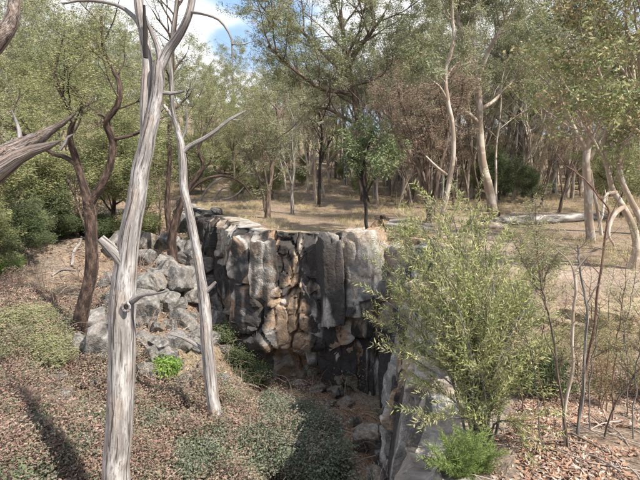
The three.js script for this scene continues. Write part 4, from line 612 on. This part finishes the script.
// ---------------------------------------------------------------- the wood behind
{
  const mk = (seed, H, R, o, bark, kind, pal, spread, sc, label, name, cat = 'tree') => { const P = new Plant(seed); P.grow(V(0, -.2, 0), V((P.r() - .5) * .3, 1, (P.r() - .5) * .3), H * .72, R, 0, o); return { P, bark, kind, pal, spread, sc, label, name, cat, made: null, group: name.replace(/_/g, ' ') + 's' }; };
  const kinds = {
    a: mk(601, 12, .19, GUM, M.grey, 'gum', PAL.gum, .4, 1.1, 'grey-barked gum tree with drooping olive leaves', 'wood_gum'),
    b: mk(602, 14, .2, OPEN, M.gum, 'gum', PAL.gum, .4, 1.1, 'pale-barked gum tree with thin high crown', 'pale_gum'),
    c: mk(603, 10, .15, GUM, M.brown, 'fine', PAL.olive, .35, 1.3, 'brown-barked tree with yellowish olive leaves', 'olive_gum'),
    d: mk(604, 9, .13, OPEN, M.brown, 'fine', PAL.rust, .5, 1.2, 'brown tree with rusty dying leaves', 'rusty_gum'),
    e: mk(605, 7, .12, BUSHY, M.dark, 'fine', PAL.olive, .35, 1.45, 'bushy olive-green tree branching from low down', 'bushy_wattle'),
    f: mk(606, 5, .09, BUSHY, M.dark, 'fine', PAL.deep, .5, 1.4, 'dense dark green bushy tree', 'dark_wattle'),
    g: mk(607, 9, .09, BARE, M.gum, null, null, 0, 0, 'bare grey leafless tree', 'leafless_tree'),
    h: mk(608, 13, .17, OPEN, M.grey, 'gum', PAL.gum, .4, 1.1, 'tall grey gum with forked limbs and gappy crown', 'forked_gum'),
    i: mk(609, 8, .07, BARE, M.brown, null, null, 0, 0, 'thin brown leafless stem', 'thicket_stem'),
    k: mk(611, 12, .085, { ...OPEN, kids: [5, 3, 3], from: [.5, .35, .3] }, M.gum, 'gum', PAL.gum, .35, .9, 'very slender pale-stemmed gum tree', 'pole_gum'),
    j: mk(610, 2.4, .035, BUSHY, M.brown, 'fine', PAL.olive, .25, .75, 'knee-high olive shrub', 'wood_shrub', 'shrub'),
  };
  const r = rngOf(701);
  const plant = (k, px, D, s = 1, jx = 0) => {
    const K = kinds[k], x = (px + jx - 320) / 480 * D, p = V(x, gy(x, D) - .05, -D), turn = r() * 6.28, sc = s * (.88 + .24 * r());
    if (!K.made) { K.made = thing(K.name, K.label, K.cat, p, K.group); K.P.build(K.made, K.bark, K.kind, K.pal, K.spread, K.sc); K.made.rotation.y = turn; K.made.scale.setScalar(sc); }
    else dup(K.made, p, turn, sc);
    const o = scene.children.at(-1), z = px < 182 ? ['on the slope behind the dead trees', 'slope'] : px < 368 ? ['beyond the bare clearing', 'clearing'] : ['beyond the long fallen log', 'log']; o.userData.label = K.label + ' ' + z[0]; o.userData.group = K.group + ' ' + z[0];
  };
  // left hillside: dense olive crowns
  for (const [px, D, k, s] of [[-20, 26, 'e', 1], [18, 29, 'e', 1.05], [48, 33, 'c', .95], [75, 30, 'e', 1], [110, 33, 'e', 1.1], [140, 31, 'e', .9], [5, 36, 'a', .9], [35, 40, 'c', 1.05], [70, 42, 'a', .95], [105, 40, 'c', 1.0], [135, 43, 'a', .85], [165, 40, 'e', 1.1], [-30, 42, 'a', 1], [-5, 48, 'c', 1.2], [30, 50, 'a', 1.05], [60, 54, 'c', 1.1], [95, 52, 'a', .95], [130, 56, 'c', 1], [160, 54, 'a', .8], [20, 62, 'a', 1.45], [60, 66, 'h', 1.5], [100, 62, 'a', 1.4], [145, 66, 'h', 1.25], [-10, 56, 'h', 1.4], [45, 46, 'h', 1.15], [85, 48, 'a', 1.2], [118, 50, 'h', 1.15], [8, 44, 'h', 1.1], [155, 48, 'h', 1.0], [40, 80, 'a', 1.6], [80, 84, 'h', 1.6], [120, 82, 'a', 1.5], [160, 84, 'h', 1.3], [180, 66, 'a', .8], [-20, 66, 'a', 1.2], [6, 25, 'f', .7], [40, 28, 'f', .7], [-25, 24, 'e', .7]]) plant(k, px, D, s);
  // behind the clearing, lower under the open sky
  for (const [px, D, k, s] of [[190, 44, 'e', .9], [215, 50, 'c', .8], [240, 46, 'e', .8], [262, 54, 'c', .8], [205, 62, 'a', .75], [236, 66, 'c', .8], [270, 70, 'a', .8], [300, 62, 'c', .95], [225, 78, 'a', 1.05], [255, 80, 'h', .95], [290, 78, 'h', 1.1], [195, 80, 'a', 1.1], [212, 70, 'c', 1.1], [244, 72, 'c', 1.1], [276, 66, 'c', 1.05], [300, 72, 'h', 1.1], [185, 60, 'a', .95], [210, 96, 'a', 1.2], [240, 98, 'h', 1.2], [270, 96, 'a', 1.25], [285, 46, 'd', .8], [310, 50, 'b', .8], [335, 48, 'd', 1], [325, 58, 'a', .9], [352, 56, 'h', .85]]) plant(k, px, D, s);
  // right: tall gappy gums, rusty trees and leafless stems
  for (const [px, D, k, s] of [[385, 44, 'h', 1], [405, 40, 'b', .95], [425, 48, 'd', 1.1], [450, 42, 'h', 1.0], [468, 46, 'b', 1.05], [500, 46, 'h', 1.0], [535, 44, 'b', 1.0], [555, 40, 'h', 1], [580, 44, 'b', 1], [610, 40, 'h', 1], [640, 38, 'a', 1.1], [660, 34, 'h', 1.1], [395, 58, 'a', 1], [435, 60, 'd', 1.2], [475, 62, 'a', 1], [515, 60, 'd', 1.2], [555, 60, 'a', 1], [595, 58, 'd', 1.2], [635, 56, 'a', 1.1], [380, 74, 'c', 1.1], [430, 78, 'a', 1.1], [480, 80, 'c', 1.2], [530, 78, 'a', 1.1], [580, 78, 'c', 1.2], [630, 76, 'a', 1.1], [455, 34, 'd', .75], [410, 33, 'd', .7], [500, 36, 'f', .8], [535, 34, 'f', .6], [560, 30, 'd', .7], [625, 27, 'e', .8], [660, 22, 'b', .9], [690, 26, 'h', .9], [690, 18, 'b', .75]]) plant(k, px, D, s);
  for (let i = 0; i < 46; i++) { const px = -60 + 760 * (i + r()) / 46; if (px < 180 || px > 285) plant('acah'[i % 4], px, 84 + 30 * r(), 1 + .3 * r()); else plant('c', px, 100 + 20 * r(), .75); }
  for (let i = 0; i < 26; i++) plant('habc'[i % 4], 370 + 290 * r(), 52 + 40 * r(), .95 + .3 * r());
  for (let i = 0; i < 40; i++) plant('cdej'[i % 4], -30 + 700 * r(), 42 + 34 * r(), .55 + .3 * r());
  for (let i = 0; i < 34; i++) plant(r() < .5 ? 'g' : 'i', 372 + r() * 270, 33 + r() * 26, .7 + .5 * r());
  for (let i = 0; i < 22; i++) plant(r() < .5 ? 'g' : 'i', 175 + r() * 190, 38 + r() * 26, .6 + .5 * r());
  for (let i = 0; i < 10; i++) plant('i', r() * 170, 27 + r() * 18, .6 + .4 * r());
  for (const [px, D, k, s] of [[375, 38, 'h', 1.05], [398, 47, 'a', 1.25], [440, 38, 'h', 1.1], [462, 52, 'a', 1.3], [505, 40, 'h', 1.1], [528, 50, 'a', 1.3], [550, 46, 'h', 1.2], [575, 52, 'a', 1.25], [345, 44, 'h', 1.0], [415, 36, 'g', 1.4], [470, 38, 'g', 1.5], [512, 35, 'g', 1.3], [545, 38, 'g', 1.4], [572, 36, 'g', 1.3], [390, 42, 'g', 1.5], [330, 42, 'g', 1.2]]) plant(k, px, D, s);
  for (let i = 0; i < 46; i++) plant('idgi'[i % 4], 375 + r() * 265, 31 + r() * 20, .35 + .35 * r());
  for (let i = 0; i < 24; i++) plant('idje'[i % 4], 190 + r() * 180, 42 + r() * 22, .35 + .35 * r());
  for (let i = 0; i < 34; i++) plant('k', 302 + 340 * (i + r()) / 34, 33 + r() * 26, .8 + .4 * r());
  for (let i = 0; i < 60; i++) plant('j', 150 + r() * 500, 36 + r() * 34, .5 + .7 * r());
}
renderer.render(scene, camera);
